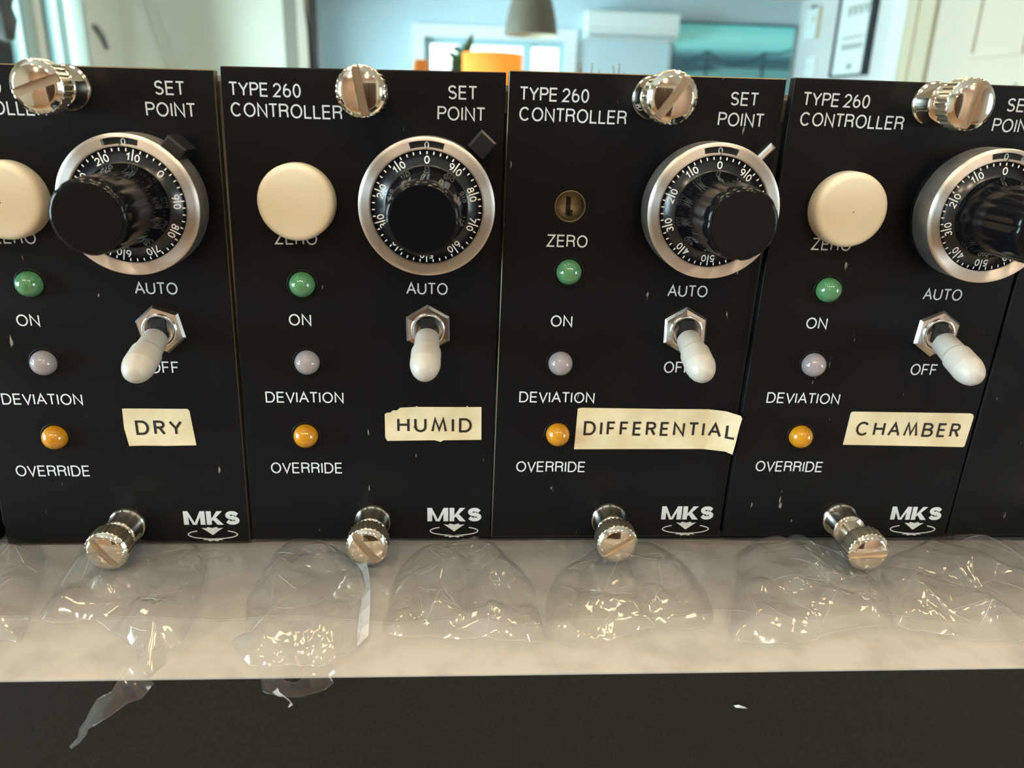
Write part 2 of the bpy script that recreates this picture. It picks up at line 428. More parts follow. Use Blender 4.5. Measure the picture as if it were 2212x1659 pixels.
def slotted_head(mb, mtx, R, h0, dome, slot_w, slot_d, roll):
    """two half-dome lands with a straight slot between them"""
    rad = [slot_w / 2 + (R - slot_w / 2) * t for t in (0.02, .2, .4, .6, .71, .74, .87, 1.0)]
    def hh(r):
        t = r / R
        return h0 + dome * (1 - t * t) - (0 if t < .80 else (t - .80) / .20 * .62)
    rot = Matrix.Rotation(roll, 4, 'Z')
    for s in (1, -1):
        n = 20; vs = []; fs = []
        for r in rad:
            a = math.asin(min(1, slot_w / 2 / r))
            for i in range(n + 1):
                t = a + (PI - 2 * a) * i / n
                vs.append(mtx @ rot @ Vector((r * math.cos(t), s * r * math.sin(t), hh(r))))
        for k in range(len(rad) - 1):
            for i in range(n):
                q = [k * (n + 1) + i, k * (n + 1) + i + 1, (k + 1) * (n + 1) + i + 1, (k + 1) * (n + 1) + i]
                fs.append(q if s > 0 else q[::-1])
        mb.add(vs, fs, True)
        # outer rim wall down to the slot floor
        r = R; a = math.asin(slot_w / 2 / r); vs = []; fs = []
        for i in range(n + 1):
            t = a + (PI - 2 * a) * i / n
            for z in (hh(R), h0 - slot_d): vs.append(mtx @ rot @ Vector((r * math.cos(t), s * r * math.sin(t), z)))
        for i in range(n): fs.append((2 * i, 2 * i + 1, 2 * i + 3, 2 * i + 2))
        mb.add(vs, fs, True)
        # slot side wall
        xs = [-math.sqrt(max(0, r * r - slot_w ** 2 / 4)) for r in rad[::-1]] + [math.sqrt(max(0, r * r - slot_w ** 2 / 4)) for r in rad]
        rr = rad[::-1] + rad; vs = []; fs = []
        for x, r in zip(xs, rr):
            for z in (hh(r), h0 - slot_d): vs.append(mtx @ rot @ Vector((x, s * slot_w / 2, z)))
        for i in range(len(xs) - 1): fs.append((2 * i, 2 * i + 1, 2 * i + 3, 2 * i + 2))
        mb.add(vs, fs, False)

def thumbscrew(parent, u, v, H, roll, lean=(0, 0)):
    """captive screw: collar and barrel fixed in the panel, knurled slotted head standing H mm out"""
    d = (lean[0], -1, lean[1])
    mt = axis_m(u, v, 0, d)
    b = MB(); top = min(H - 4.6, 5.2)
    b.lathe([(0, -1), (3.75, -1), (3.8, .5), (3.6, .8), (3.35, 1.0), (3.35, top - .5), (3.15, top), (0, top)], 40, mt)
    s = b.build('thumbscrew', M['nickel'], parent)
    n = MB(); k0 = H - 4.9
    prof = [(0, 0.2), (2.4, 0.2), (2.4, k0 - .9), (3.1, k0 - .7), (3.1, k0 - .25), (3.75, k0), (4.15, k0 + .35), (4.2, k0 + .5), (4.2, H - 1.35), (4.1, H - 1.15), (3.85, H - 1.05), (0, H - 1.05)]
    if H < 10: prof = [(0, .2), (3.1, .2), (3.1, k0 - .05), (3.75, k0), (4.15, k0 + .35), (4.2, k0 + .5), (4.2, H - 1.35), (4.1, H - 1.15), (3.85, H - 1.05), (0, H - 1.05)]
    kn = {i: 0.30 for i in range(len(prof)) if prof[i][0] in (4.15, 4.2)}
    n.lathe(prof, 112, mt, knurl=kn)
    kn_faces = [0 if q_ else 1 for q_ in n.sm]
    kn_n = len(n.f); slotted_head(n, mt, 4.1, H - .60, .62, 1.4, .75, roll)
    hd = n.build('knurled_head', M['nickel'], s)
    hd.data.materials.append(M['knurl'])
    for p_, k_ in zip(list(hd.data.polygons)[:kn_n], kn_faces): p_.material_index = k_
    f = MB()
    f.lathe([(0, H - 1.03), (3.8, H - 1.03), (3.8, H - 1.06)], 24, mt, smooth=False)
    f.build('slot_floor', M['slot'], s)
    return s

def dial(parent, u, v, turn, lever, ring_digit='0'):
    """ten-turn counting dial: brake body, brushed bezel with a turns window, engraved scale and tall fluted knob"""
    mt = axis_m(u, v)
    b = MB()
    b.lathe([(0, -.5), (10.9, -.5), (10.9, 2.4), (10.4, 3.0), (0, 3.0)], 64, mt)
    body = b.build('turns_dial', M['matte'], parent)
    # bezel ring with a slot at twelve o'clock
    R0, R1, h = 9.62, 11.72, 8.95
    g = MB(); seg = 180
    def pt(r, a, z): return (u + r * math.sin(a), -z, v + r * math.cos(a))
    radii = [(9.62, 8.55), (9.66, 8.78), (9.8, 8.86), (10.02, 8.9), (11.12, 9.02), (11.58, 9.03), (11.70, 8.9), (11.75, 8.6), (11.75, 3.6), (11.5, 3.0), (10.2, 3.0)]
    n0 = len(g.v)
    for r, z in radii:
        for i in range(seg): g.v.append(pt(r, 2 * PI * i / seg, z))
    sl = 8  # half width of the window in 2 degree steps
    for k in range(len(radii) - 1):
        for i in range(seg):
            j = (i + 1) % seg
            if k == 3 and (i < sl or i >= seg - sl): continue
            g.f.append([n0 + k * seg + i, n0 + k * seg + j, n0 + (k + 1) * seg + j, n0 + (k + 1) * seg + i]); g.sm.append(k not in (3,))
    for rr, zz in ((10.02, 8.9), (11.12, 9.02)):
        for i in list(range(sl)) + list(range(seg - sl, seg)):
            a, c_ = 2 * PI * i / seg, 2 * PI * (i + 1) / seg
            g.add([pt(rr, a, zz), pt(rr, c_, zz), pt(rr, c_, zz - 1.0), pt(rr, a, zz - 1.0)], [(0, 1, 2, 3)])
    for a in (2 * PI * sl / seg, -2 * PI * sl / seg):
        g.add([pt(10.02, a, 8.9), pt(11.12, a, 9.02), pt(11.12, a, 8.0), pt(10.02, a, 7.9)], [(0, 1, 2, 3)])
    ring = g.build('bezel_ring', M['bezel'], body, fix=True, origin=(u, -6.0, v))
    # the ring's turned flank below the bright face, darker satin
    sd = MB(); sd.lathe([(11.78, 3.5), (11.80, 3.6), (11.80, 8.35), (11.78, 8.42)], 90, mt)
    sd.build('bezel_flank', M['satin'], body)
    # turns counter seen through the window, its digit half covered
    c = MB(); vs = []; fs = []
    for i in range(-sl, sl + 1):
        a = 2 * PI * i / seg
        vs += [pt(9.9, a, 8.05), pt(11.3, a, 8.15)]
    for i in range(2 * sl): fs.append((2 * i, 2 * i + 1, 2 * i + 3, 2 * i + 2))
    c.add(vs, fs); c.build('turns_counter', M['dark'], body)
    dg = MB()
    off = .35 if abs(turn) > .3 else 0.02
    stroke(dg, [(u + off + x, v + y) for x, y in arc(0, 10.42, .30, .46, 0, 360, 20)], .17, on_panel(8.25))
    dg.build('turns_digit', M['dialwhite'], body)
    hl = MB(); hl.box((u - .05, -8.99, v + 9.64), (u + .05, -8.80, v + 10.35)); hl.build('index_line', M['ink'], body)
    # scale disc and its figures
    d = MB(); d.lathe([(9.58, 8.0), (9.58, 8.5), (7.3, 8.72), (7.2, 8.9), (6.9, 8.9), (0, 8.9)], 72, mt)
    d.build('scale_disc', M['dialblack'], body)
    mk = MB()
    def polar(ang, lift=0.0):
        def f(p, e=0.0):   # p: x along the tangent, y radius
            ca, sa = math.cos(ang), math.sin(ang)
            x = p[0] * ca + p[1] * sa; z = -p[0] * sa + p[1] * ca
            return (u + x, -(8.5 + (9.58 - p[1]) * .0965 + .035 + e), v + z)
        return f
    for k in range(50):
        ang = turn - 2 * PI * k / 50
        if k % 5 == 0 and k:
            stroke(mk, [(0, 7.55), (0, 9.4)], .20, polar(ang))
        else:
            stroke(mk, [(0, 8.92), (0, 9.42)], .20, polar(ang))
    for n in range(10):
        ang = turn - 2 * PI * n / 10; f3 = polar(ang)
        if n == 0:
            word(mk, '0', 0, 8.02, .92, 1.3, .19, f3)
        else:
            word(mk, str(n), -.76, 8.10, .52 if n == 1 else .84, 1.25, .18, f3)
            word(mk, '0', .78, 8.10, .84, 1.25, .18, f3)
    mk.build('scale_figures', M['dialwhite'], body)
    # knob: skirt cone, fluted grip, flat face
    kb = MB()
    prof = [(7.0, 8.9), (6.95, 9.6), (6.5, 10.4), (6.35, 11.2), (6.2, 12.2), (5.95, 21.6), (5.85, 23.2), (5.55, 23.85), (5.1, 24.0), (0, 24.0)]
    n0 = len(kb.v); seg = 120
    for k, (r, z) in enumerate(prof[:-1]):
        for i in range(seg):
            a = 2 * PI * i / seg
            dep = .24 if 4 <= k <= 6 else (.12 if k == 3 else 0)
            rr = r - dep * (0.5 + 0.5 * math.cos(a * 12)) ** 6
            kb.v.append(pt(rr, a + turn, z))
    for k in range(len(prof) - 2):
        for i in range(seg):
            j = (i + 1) % seg
            kb.f.append([n0 + k * seg + i, n0 + k * seg + j, n0 + (k + 1) * seg + j, n0 + (k + 1) * seg + i]); kb.sm.append(True)
    kb.f.append([n0 + (len(prof) - 2) * seg + i for i in range(seg)]); kb.sm.append(False)
    kb.build('dial_knob', M['gloss'], body)
    # brake lever at upper right
    lv = MB(); ang = math.radians(lever[0]); r0, r1, wd, hz0, hz1 = lever[1:6]
    ca, sa = math.cos(ang), math.sin(ang)
    def q(r, t, z): return (u + r * sa + t * ca, -z, v + r * ca - t * sa)
    e = .35
    vs = [q(r, t, z) for z, k in ((hz0, 0), (hz1 - e, 0), (hz1, e)) for r, t in ((r0, -wd / 2 + k), (r0, wd / 2 - k), (r1 - k, wd / 2 - k), (r1 - k, -wd / 2 + k))]
    fs = [(0, 1, 2, 3), (8, 9, 10, 11)] + [(a * 4 + i, a * 4 + (i + 1) % 4, a * 4 + 4 + (i + 1) % 4, a * 4 + 4 + i) for a in (0, 1) for i in range(4)]
    lv.add(vs, fs); lv.build('brake_lever', lever[6], body)
    return body

def toggle(parent, u, v, roll=0.0):
    mt = axis_m(u, v)
    b = MB()   # threaded bushing with its keyed opening
    b.lathe([(3.25, -.5), (3.25, 1.55), (3.1, 1.8), (2.75, 1.8), (2.6, 1.6), (2.6, .3), (0, .3)], 48, mt)
    sw = b.build('toggle_switch', M['chrome'], parent)
    n = MB(); pts = []
    R = 4.78
    for z, s in ((-.2, 1.0), (.75, 1.0), (1.25, .90)):
        for i in range(6):
            a = PI / 2 + roll + i * PI / 3
            pts.append((u + R * s * math.cos(a), -z, v + R * s * math.sin(a)))
    inner = []
    for i in range(6):
        a = PI / 2 + roll + i * PI / 3
        inner.append((u + 3.2 * math.cos(a), -1.32, v + 3.2 * math.sin(a)))
    fs = [(k * 6 + i, k * 6 + (i + 1) % 6, k * 6 + 6 + (i + 1) % 6, k * 6 + 6 + i) for k in (0, 1, 2) for i in range(6)]
    n.add(pts + inner, fs); n.build('hex_nut', M['chrome'], sw)
    k = MB(); k.box((u - 1.35, -1.84, v - 1.5), (u + 1.35, -1.2, v + 2.35)); k.build('keyway', M['dark'], sw)
    base = Vector((u, -1.2, v - .3)); tip = Vector((28.2, -13.25, -11.5)) + Vector((u - 28.2, 0, v + 7.75))
    ax = (tip - base); L = ax.length; q = ax.normalized().to_track_quat('Z', 'X').to_matrix().to_4x4()
    lm = Matrix.Translation(base) @ q
    l = MB(); r = 2.72
    l.lathe([(1.1, 0), (1.1, 2.3), (2.1, 2.35), (2.25, 2.6), (2.42, 7.0)], 40, lm)
    l.lathe([(2.42, 7.0), (2.74, 7.7)], 40, lm)
    l.lathe([(2.74, 7.7), (2.76, L - .9)], 40, lm)
    l.lathe([(2.76, L - .9), (2.62, L - .1), (2.36, L + .8), (1.95, L + 1.6), (1.4, L + 2.2), (.75, L + 2.52), (0, L + 2.62)], 40, lm)
    l.build('lever', M['toggle'], sw)
    st = MB(); st.lathe([(0, -.4), (1.15, -.4), (1.15, 2.5), (0, 2.5)], 20, lm); st.build('lever_stem', M['chrome'], sw)
    return sw

def lamp(parent, u, v, material, lean):
    mt = axis_m(u, v, 0.15, (lean[0], -1, lean[1]))
    R = 2.42
    b = MB(); b.lathe([(R, -1.2), (R, 0)] + [(R * math.cos(t), R * 1.02 * math.sin(t)) for t in [PI / 2 * i / 10 for i in range(1, 10)]] + [(0, R * 1.02)], 36, mt)
    o = b.build('indicator_lens', material, parent)
    z = MB(); z.lathe([(2.40, -.1), (2.44, .04), (2.78, .10), (2.86, .04), (2.88, -.1)], 40, axis_m(u, v))
    z.build('lens_bezel', M['bezelblack'], o)
    return o

def cap(parent, u, v, mark=False):
    b = MB(); b.lathe([(6.75, -.2), (6.8, .2), (6.78, 2.7), (6.6, 3.35), (6.2, 3.75), (5.6, 3.9), (3.0, 3.97), (0, 3.98)], 72, axis_m(u, v))
    o = b.build('button_cap', M['ivory'], parent)
    if mark:
        d = MB(); d.lathe([(0, 4.03), (.13, 4.0), (.13, 3.9)], 10, axis_m(u + .1, v - .2)); d.build('mould_mark', M['bark'], o)
    return o

def tape(parent, outline, text, cx, cy, width, height, w, bend=None, missing=None):
    """cream paper-tape label stuck to the panel; bend(u) gives the lift at its loose end"""
    bend = bend or (lambda x: 0.0)
    pts = [Vector(p) for p in outline]
    xs0, xs1 = min(p.x for p in pts), max(p.x for p in pts)
    zs0, zs1 = min(p.y for p in pts), max(p.y for p in pts)
    co = list(pts); ed = [(i, (i + 1) % len(pts)) for i in range(len(pts))]
    nx = max(4, int((xs1 - xs0) / .8)); nz = 5
    for i in range(1, nx):
        for j in range(1, nz): co.append(Vector((xs0 + (xs1 - xs0) * i / nx, zs0 + (zs1 - zs0) * j / nz)))
    r = delaunay_2d_cdt(co, ed, [list(range(len(pts)))], 1, 1e-5)
    V, F = r[0], r[2]
    b = MB()
    vs = [(p.x, -.12 - bend(p.x), p.y) for p in V]
    b.add(vs, F, False)
    o = b.build('tape_label', M['tape'], parent, fix=False)
    for p in o.data.polygons: pass
    bm = bmesh.new(); bm.from_mesh(o.data); bmesh.ops.recalc_face_normals(bm, faces=bm.faces)
    if sum(f.normal.y for f in bm.faces) > 0: bmesh.ops.reverse_faces(bm, faces=bm.faces)
    bm.to_mesh(o.data); bm.free()
    s = o.modifiers.new('thickness', 'SOLIDIFY'); s.thickness = .09 * MM; s.offset = -1
    t = MB()
    word(t, text, cx, cy, width, height, w, lambda p, e=0.0: (p[0], -.165 - e - bend(p[0]), p[1]), gap=.34, glyph=futura)
    t.build('tape_lettering', M['ink'], o, fix=False)
    return o

def words(parent, which):
    T = {'TYPE 260': (.25, 34.42, 12.25, 2.3), 'CONTROLLER': (3.8, 31.05, 19.15, 2.36), 'SET': (34.42, 35.02, 5.1, 2.3), 'POINT': (34.25, 31.5, 8.45, 2.36),
         'AUTO': (28.02, -.03, 7.8, 2.3), 'ON': (3.94, -6.5, 4.18, 2.28), 'DEVIATION': (3.95, -22.2, 15.1, 2.3), 'OVERRIDE': (3.55, -37.45, 14.3, 2.4),
         'ZERO': (4.08, 8.92, 7.65, 2.32), 'OFF': (27.75, -15.5, 5.5, 2.42)}
    for t in which:
        cx, cy, w, h = T[t]
        b = MB(); word(b, t, cx, cy, w, h, .285, on_panel(.06), gap=.17)
        o = b.build('printed_word', M['print'], parent, fix=False)
        o['label'] = 'white printed word ' + t
    b = MB()
    x0, y0, hh = 27.85, -49.67, 3.15
    def blk(pp, x, e): b.add([on_panel(.06)((x0 + x + px, y0 + py * hh), e) for px, py in pp], [tuple(range(len(pp)))])
    blk([(0, 0), (1.0, 0), (1.0, 1), (0, 1)], 0, 0)                    # M
    blk([(3.35, 0), (4.35, 0), (4.35, 1), (3.35, 1)], 0, 0)
    blk([(.95, 1), (.45, 1), (1.78, 0), (2.38, 0)], 0, .006)
    blk([(3.40, 1), (3.90, 1), (2.57, 0), (1.97, 0)], 0, .012)
    blk([(0, 0), (1.0, 0), (1.0, 1), (0, 1)], 4.62, 0)                 # K
    blk([(.9, .36), (2.15, 1), (3.30, 1), (1.55, .40), (.9, .24)], 4.62, .006)
    blk([(1.0, .50), (1.75, .62), (3.42, 0), (2.15, 0)], 4.62, .012)
    w9, sS = 3.15, [(.93, .80)] + arc(.5, .755, .42, .245, 60, 270, 14) + arc(.5, .255, .44, .255, 90, -130, 14) + [(.05, .20)]
    stroke(b, [(x0 + 8.30 + .42 + px * (w9 - .84), y0 + .40 + py * (hh - .80)) for px, py in sS], .82, on_panel(.06))
    b.build('printed_logo_letters', M['print'], parent, fix=False)
    b = MB(); cx, cy = 33.45, -51.95; f3 = on_panel(.06)
    stroke(b, [(cx + x, cy + y) for x, y in arc(0, 0, 5.02, 1.04, 128, 412, 50)], .22, f3)
    def poly(pp): b.add([f3((cx + x, cy + y)) for x, y in pp], [tuple(range(len(pp)))])
    poly([(-1.5, 1.05), (-2.2, 1.55), (-1.2, 1.45), (-.9, 1.75), (0, 1.5), (.9, 1.75), (1.2, 1.45), (2.2, 1.55), (1.5, 1.05)])
    poly([(-1.5, 1.05), (1.5, 1.05), (0, -.15)])
    poly([(-2.2, -1.35), (-1.3, -1.0), (0, -.92), (1.3, -1.0), (2.2, -1.35), (1.2, -1.3), (.9, -1.6), (0, -1.4), (-.9, -1.6), (-1.2, -1.3)])
    b.build('printed_emblem', M['print'], parent, fix=False)

def rotm(r):
    return Matrix.Rotation(Vector(r).length, 3, Vector(r).normalized()) if Vector(r).length > 1e-9 else Matrix.Identity(3)
ALL = ['TYPE 260', 'CONTROLLER', 'SET', 'POINT', 'AUTO', 'ON', 'DEVIATION', 'OVERRIDE', 'ZERO', 'OFF']
def module(T, deg, corners, label, spec):
    root = empty('controller_module', Vector(T) * MM, label, 'controller', 'black controller modules in a row')
    root.rotation_euler = rotm([math.radians(x) for x in deg]).to_euler()
    me = panel_mesh(corners, spec.get('hole'), worn=spec.get('worn', False))
    p = bpy.data.objects.new('front_panel', me); COL.objects.link(p); p.parent = root
    bv = p.modifiers.new('bevel', 'BEVEL'); bv.width = .16 * MM; bv.segments = 1; bv.limit_method = 'ANGLE'
    words(root, spec.get('words', ALL))
    thumbscrew(root, 17.7, 34.55, *spec['top'])
    thumbscrew(root, 16.5, -49.6, *spec['bottom'])
    dial(root, 28.45, 16.0, math.radians(spec['turn']), spec['lever'])
    toggle(root, 28.2, -7.75, math.radians(spec.get('nut', 0)))
    if spec.get('hole'):
        hu, hv, hr = spec['hole']
        b = MB(); b.lathe([(0, -2.8), (2.75, -2.8), (2.75, -3.6), (0, -3.6)], 32, axis_m(hu, hv)); t = b.build('trimmer_pot', M['tan'], root)
        s = MB(); s.box((hu - .45, 2.7, hv - 1.9), (hu + .45, 2.9, hv + 1.5)); s.box((hu - .1, 2.7, hv - 2.1), (hu + .9, 2.9, hv - .9)); s.build('trimmer_slot', M['dark'], t)
        w_ = MB(); w_.lathe([(hr + .02, -.02), (hr + .05, .03), (hr + .28, .02), (hr + .3, -.02)], 40, axis_m(hu, hv)); w_.build('hole_rim', M['edge'], root)
    else:
        cap(root, *spec.get('cap', (5.0, 15.7)))
    for key, mt_ in (('g', 'green'), ('d', 'clear'), ('o', 'amber')):
        lamp(root, spec[key][0], spec[key][1], M[mt_], spec[key][2])
    if 'tape' in spec: tape(root, *spec['tape'])
    return root

TAB = lambda a, r0, r1, w, z0, z1, m='matte': (a, r0, r1, w, z0, z1, M[m])
C0 = [(-7.7, 38.0), (42.0, 38.4), (41.0, -53.7), (-8.3, -54.0)]
module((-100.2, .3, -.6), (0, 0, 0), [(-7.6, 38.1), (41.9, 38.2), (40.6, -53.6), (-8.1, -54.0)],
       'black controller module at the far left edge, only its lower right corner showing',
       dict(top=(12, .3), bottom=(11.5, .4), turn=0, lever=TAB(43, 11.4, 15.2, 3.4, 2.6, 6.5), g=(5.0, .3, (0, 0)), d=(5, -14.9, (0, 0)), o=(4.5, -30.2, (0, 0))))
module((-50.137, .084, -.927), (.117, -.158, -.1), [(-7.6, 38.1), (42.1, 38.2), (40.9, -53.75), (-8.05, -54.2)],
       'black controller module with cream tape label reading DRY, leftmost with its dial in view',
       dict(worn=True, top=(12.1, -1.22), bottom=(11.6, .63), turn=48, lever=TAB(41, 9.9, 13.9, 3.6, 3.0, 8.6), nut=12,
            g=(5.45, .45, (.12, .1)), d=(5.55, -14.75, (.12, .1)), o=(5.2, -30.1, (.12, .1)), cap=(4.9, 15.7, True),
            tape=([(18.75, -24.05), (19.2, -24.0), (31.2, -24.0), (31.55, -24.4), (32.15, -31.75), (26, -31.9), (22, -31.85), (19.1, -31.95), (18.6, -28)],
                  'DRY', 25.35, -28.0, 9.0, 3.1, .50)))
module((0, 0, 0), (0, 0, 0), [(-7.05, 38.0), (42.0, 38.62), (41.1, -53.5), (-8.5, -53.9)],
       'black controller module with cream tape label reading HUMID, plain white cap left of its dial',
       dict(top=(9.4, .19), bottom=(11.6, .68), turn=0.5, lever=TAB(41.5, 12.4, 16.0, 3.4, 2.2, 7.0), nut=1,
            g=(4.75, .35, (0, 0)), d=(4.85, -14.95, (0, .03)), o=(3.75, -30.35, (-.03, 0)), cap=(5.0, 15.7),
            tape=([(19.5, -25.6), (19.9, -25.3), (20.6, -25.25), (21.2, -24.75), (21.9, -24.8), (22.6, -24.2), (25.6, -24.0), (25.9, -23.8), (26.1, -24.0), (35.7, -23.95), (35.9, -23.65), (36.1, -23.95), (38.75, -23.9),
                   (38.85, -31.0), (31.2, -31.15), (30.6, -31.5), (29.9, -31.3), (29.4, -31.15), (20.5, -31.35), (19.9, -31.4), (19.5, -30.6)],
                  'HUMID', 29.4, -27.85, 14.9, 3.1, .48)))
lift = lambda x: 0.0 if x < 35.3 else (x - 35.3) ** 1.6 * .12
module((49.988, -.774, .749), (.297, .424, .54), [(-7.85, 38.1), (41.65, 38.7), (41.05, -53.75), (-8.3, -54.0)],
       'black controller module with wide cream label reading DIFFERENTIAL and an open ZERO hole',
       dict(worn=True, top=(14.9, -.61), bottom=(11.4, -.98), turn=0.5, lever=TAB(42.5, 12.4, 15.6, 1.3, 3.0, 5.2, 'chrome'), nut=2,
            g=(4.75, 3.1, (-.05, 0)), d=(4.2, -15.05, (-.08, .03)), o=(4.55, -30.2, (0, 0)), hole=(4.25, 15.25, 2.62),
            tape=([(8.3, -24.55), (9.0, -24.35), (25, -24.4), (35.2, -24.35), (38.5, -24.45), (41.2, -24.9), (41.5, -25.5), (41.3, -27), (41.1, -29.4), (41.0, -31), (40.7, -33.6), (39.4, -33.2), (35, -33.15), (20, -33.3), (8.1, -33.45)],
                  'DIFFERENTIAL', 25.3, -28.75, 31.0, 3.1, .48, lift)))
module((100.1, -1.751, 1.386), (.625, .704, -.128), [(-7.8, 37.85), (42.0, 38.4), (41.05, -53.6), (-8.4, -54.15)],
       'black controller module with cream tape label reading CHAMBER, dial cut by the right edge',
       dict(top=(13.0, -.14), bottom=(14.7, -1.48), turn=1.0, lever=TAB(43, 12.4, 15.8, 3.0, 2.6, 6.0), nut=-4,
            g=(5.0, .2, (-.15, .1)), d=(4.75, -15.0, (-.12, .08)), o=(4.75, -30.55, (-.1, .08)), cap=(5.1, 15.7, True),
            tape=([(14.4, -25.2), (14.8, -24.85), (39.8, -24.7), (40.4, -24.95), (40.65, -25.5), (40.3, -32.0), (40.0, -32.3), (28, -32.25), (14.1, -32.25)],
                  'CHAMBER', 27.3, -28.55, 22.2, 3.15, .48)))
# plain filler panel at the right end
r = empty('blank_panel', (150.2 * MM, -2.1 * MM, 1.9 * MM), 'plain black blank panel at the right end of the row, without controls', 'panel')
r.rotation_euler = rotm([math.radians(x) for x in (.625, 1.0, -.1)]).to_euler()
me = panel_mesh([(-7.6, 37.8), (92, 38.4), (91, -53.6), (-8.55, -54.4)])
p = bpy.data.objects.new('front_panel', me); COL.objects.link(p); p.parent = r
bv = p.modifiers.new('bevel', 'BEVEL'); bv.width = .16 * MM; bv.segments = 1; bv.limit_method = 'ANGLE'
thumbscrew(r, 16.5, -49.6, 11.5, .4)

# the rack case that carries the modules, seen through the slits between them
rack = empty('rack_case', (0, 0.02, -55.6 * MM), 'silver rack case behind the black panels, glimpsed in the slits between them', 'rack case')
b = MB(); b.box((-160, -17.0, 87.5), (245, -15.2, 91.2)); b.build('top_rail', M['steel'], rack)
b = MB(); b.box((-160, -17.0, .05), (245, -15.0, 2.2)); b.build('bottom_rail', M['matte'], rack)
b = MB(); b.box((-160, 135, .05), (245, 137, 91)); b.build('back_plate', M['steel'], rack)
b = MB(); b.box((-160, -15, 91.2), (245, 137, 92.2)); b.build('cover', M['steel'], rack)
for x in (-162, 245):
    b = MB(); b.box((x, -17, .05), (x + 2, 137, 92.2)); b.build('side_plate', M['steel'], rack)

# ------------------------------------------------------------------ workbench
bench = empty('workbench', (0, 0, -1.36), 'white topped workbench with a black front under the modules', 'workbench')
def m_box(name, a, b, material, parent=None, origin=None):
    q = MB(1.0); q.box(a, b); return q.build(name, material, parent, origin=origin)
o = m_box('bench_top', (-.62, -.0406, 1.3041), (.80, .46, 1.3044), M['bench'], bench)
o = m_box('front_face', (-.62, -.0406, .02), (.80, -.0206, 1.3041), M['apron'], bench)
o = m_box('cabinet_body', (-.615, -.0206, 0), (.795, .455, 1.3041), M['apron'], bench)
b = MB(); b.add([(-1.1, 0, .2), (-.2, -.12, .45), (.9, 0, -.1), (1.5, -.05, -.42), (.6, -.1, -.35), (-.6, -.08, -.2), (.1, -.35, .05)], [(0, 1, 6), (1, 2, 6), (2, 3, 6), (3, 4, 6), (4, 5, 6), (5, 0, 6)])
o = b.build('lint_fleck', M['lint'], None, fix=False, loc=(82.7 * MM, -40.9 * MM, -62.7 * MM)); tag(o, 'pale fleck of lint stuck on the black bench front', 'lint')

# ------------------------------------------------------------------ clear plastic bag under the modules
ZB = -55.35
OUT = {
'A': [(-61.2, -1.0), (-54.1, 1.2), (-50.1, -2.0), (-46.4, -8.9), (-42.6, -19.7), (-39.2, -31.1), (-39.3, -32.5), (-42.6, -31.7), (-61.0, -31.9)],
'B': [(-41.5, -1.2), (-41.9, -5.6), (-40.7, -18.3), (-38.4, -26.0), (-33.4, -27.0), (-28.7, -26.8), (-20.3, -33.3), (-17.3, -38.0), (-14.8, -40.0), (-13.4, -34.0), (-12.1, -32.8), (-12.4, -24.4), (-15.0, -10.0), (-18.9, -2.2), (-22.3, 1.1), (-32.2, 1.2)],
'C': [(-3.8, -14.5), (-4.7, -20.2), (-2.4, -29.8), (-3.9, -32.6), (-0.2, -38.3), (2.7, -41.2), (6.2, -43.7), (9.2, -44.0), (12.4, -41.7), (14.8, -38.0), (17.3, -33.9), (17.8, -24.8), (17.6, -15.9), (13.8, -6.9), (6.1, 0.4), (-1.6, 0.5)],
'D': [(21.9, -31.5), (21.7, -23.4), (22.5, -11.2), (26.7, -3.4), (34.4, 0.1), (41.2, -2.2), (45.8, -8.0), (48.9, -16.3), (49.4, -25.2), (49.9, -33.8), (44.2, -34.0), (36.2, -33.0), (29.0, -32.2)],
'E': [(50.6, -30.7), (51.1, -20.9), (56.0, -9.8), (64.8, -2.7), (74.4, 0.7), (78.7, -2.8), (81.5, -10.9), (82.3, -19.8), (80.6, -28.4), (72.8, -30.3), (65.9, -30.9), (58.7, -34.4), (53.9, -33.9)],
'F': [(82.7, -33.8), (84.2, -27.8), (89.7, -15.1), (94.8, -2.9), (106.3, 0.5), (114.7, -3.9), (118.0, -12.5), (117.4, -21.7), (113.6, -30.3), (109.6, -30.5), (101.9, -32.1), (96.3, -34.2), (89.0, -34.9), (84.9, -34.6)],
'G': [(122.2, -10.3), (131.6, -3.1), (142.8, 1.7), (152.2, -3.2), (156, -13.1), (156.0, -30.1), (137.6, -34.0), (130.9, -34.3), (126.8, -33.8), (118.5, -31.7), (114.8, -28.9), (118.0, -20.2)],
}
def smooth_loop(pts, n=5):
    out = []; N = len(pts)
    for i in range(N):
        p0, p1, p2, p3 = (Vector(pts[(i + k - 1) % N]) for k in range(4))
        for k in range(n):
            t = k / n
            out.append(.5 * ((2 * p1) + (p2 - p0) * t + (2 * p0 - 5 * p1 + 4 * p2 - p3) * t * t + (3 * p1 - p0 - 3 * p2 + p3) * t ** 3))
    return out
def seg_dist(p, loop):
    d = 1e9
    for i in range(len(loop)):
        a, b_ = loop[i], loop[(i + 1) % len(loop)]; ab = b_ - a
        t = max(0, min(1, (p - a).dot(ab) / max(ab.length_squared, 1e-9))); d = min(d, (p - a - ab * t).length)
    return d
def inside(p, loop):
    c_ = False; j = len(loop) - 1
    for i in range(len(loop)):
        a, b_ = loop[i], loop[j]
        if (a.y > p.y) != (b_.y > p.y) and p.x < (b_.x - a.x) * (p.y - a.y) / (b_.y - a.y) + a.x: c_ = not c_
        j = i
    return c_
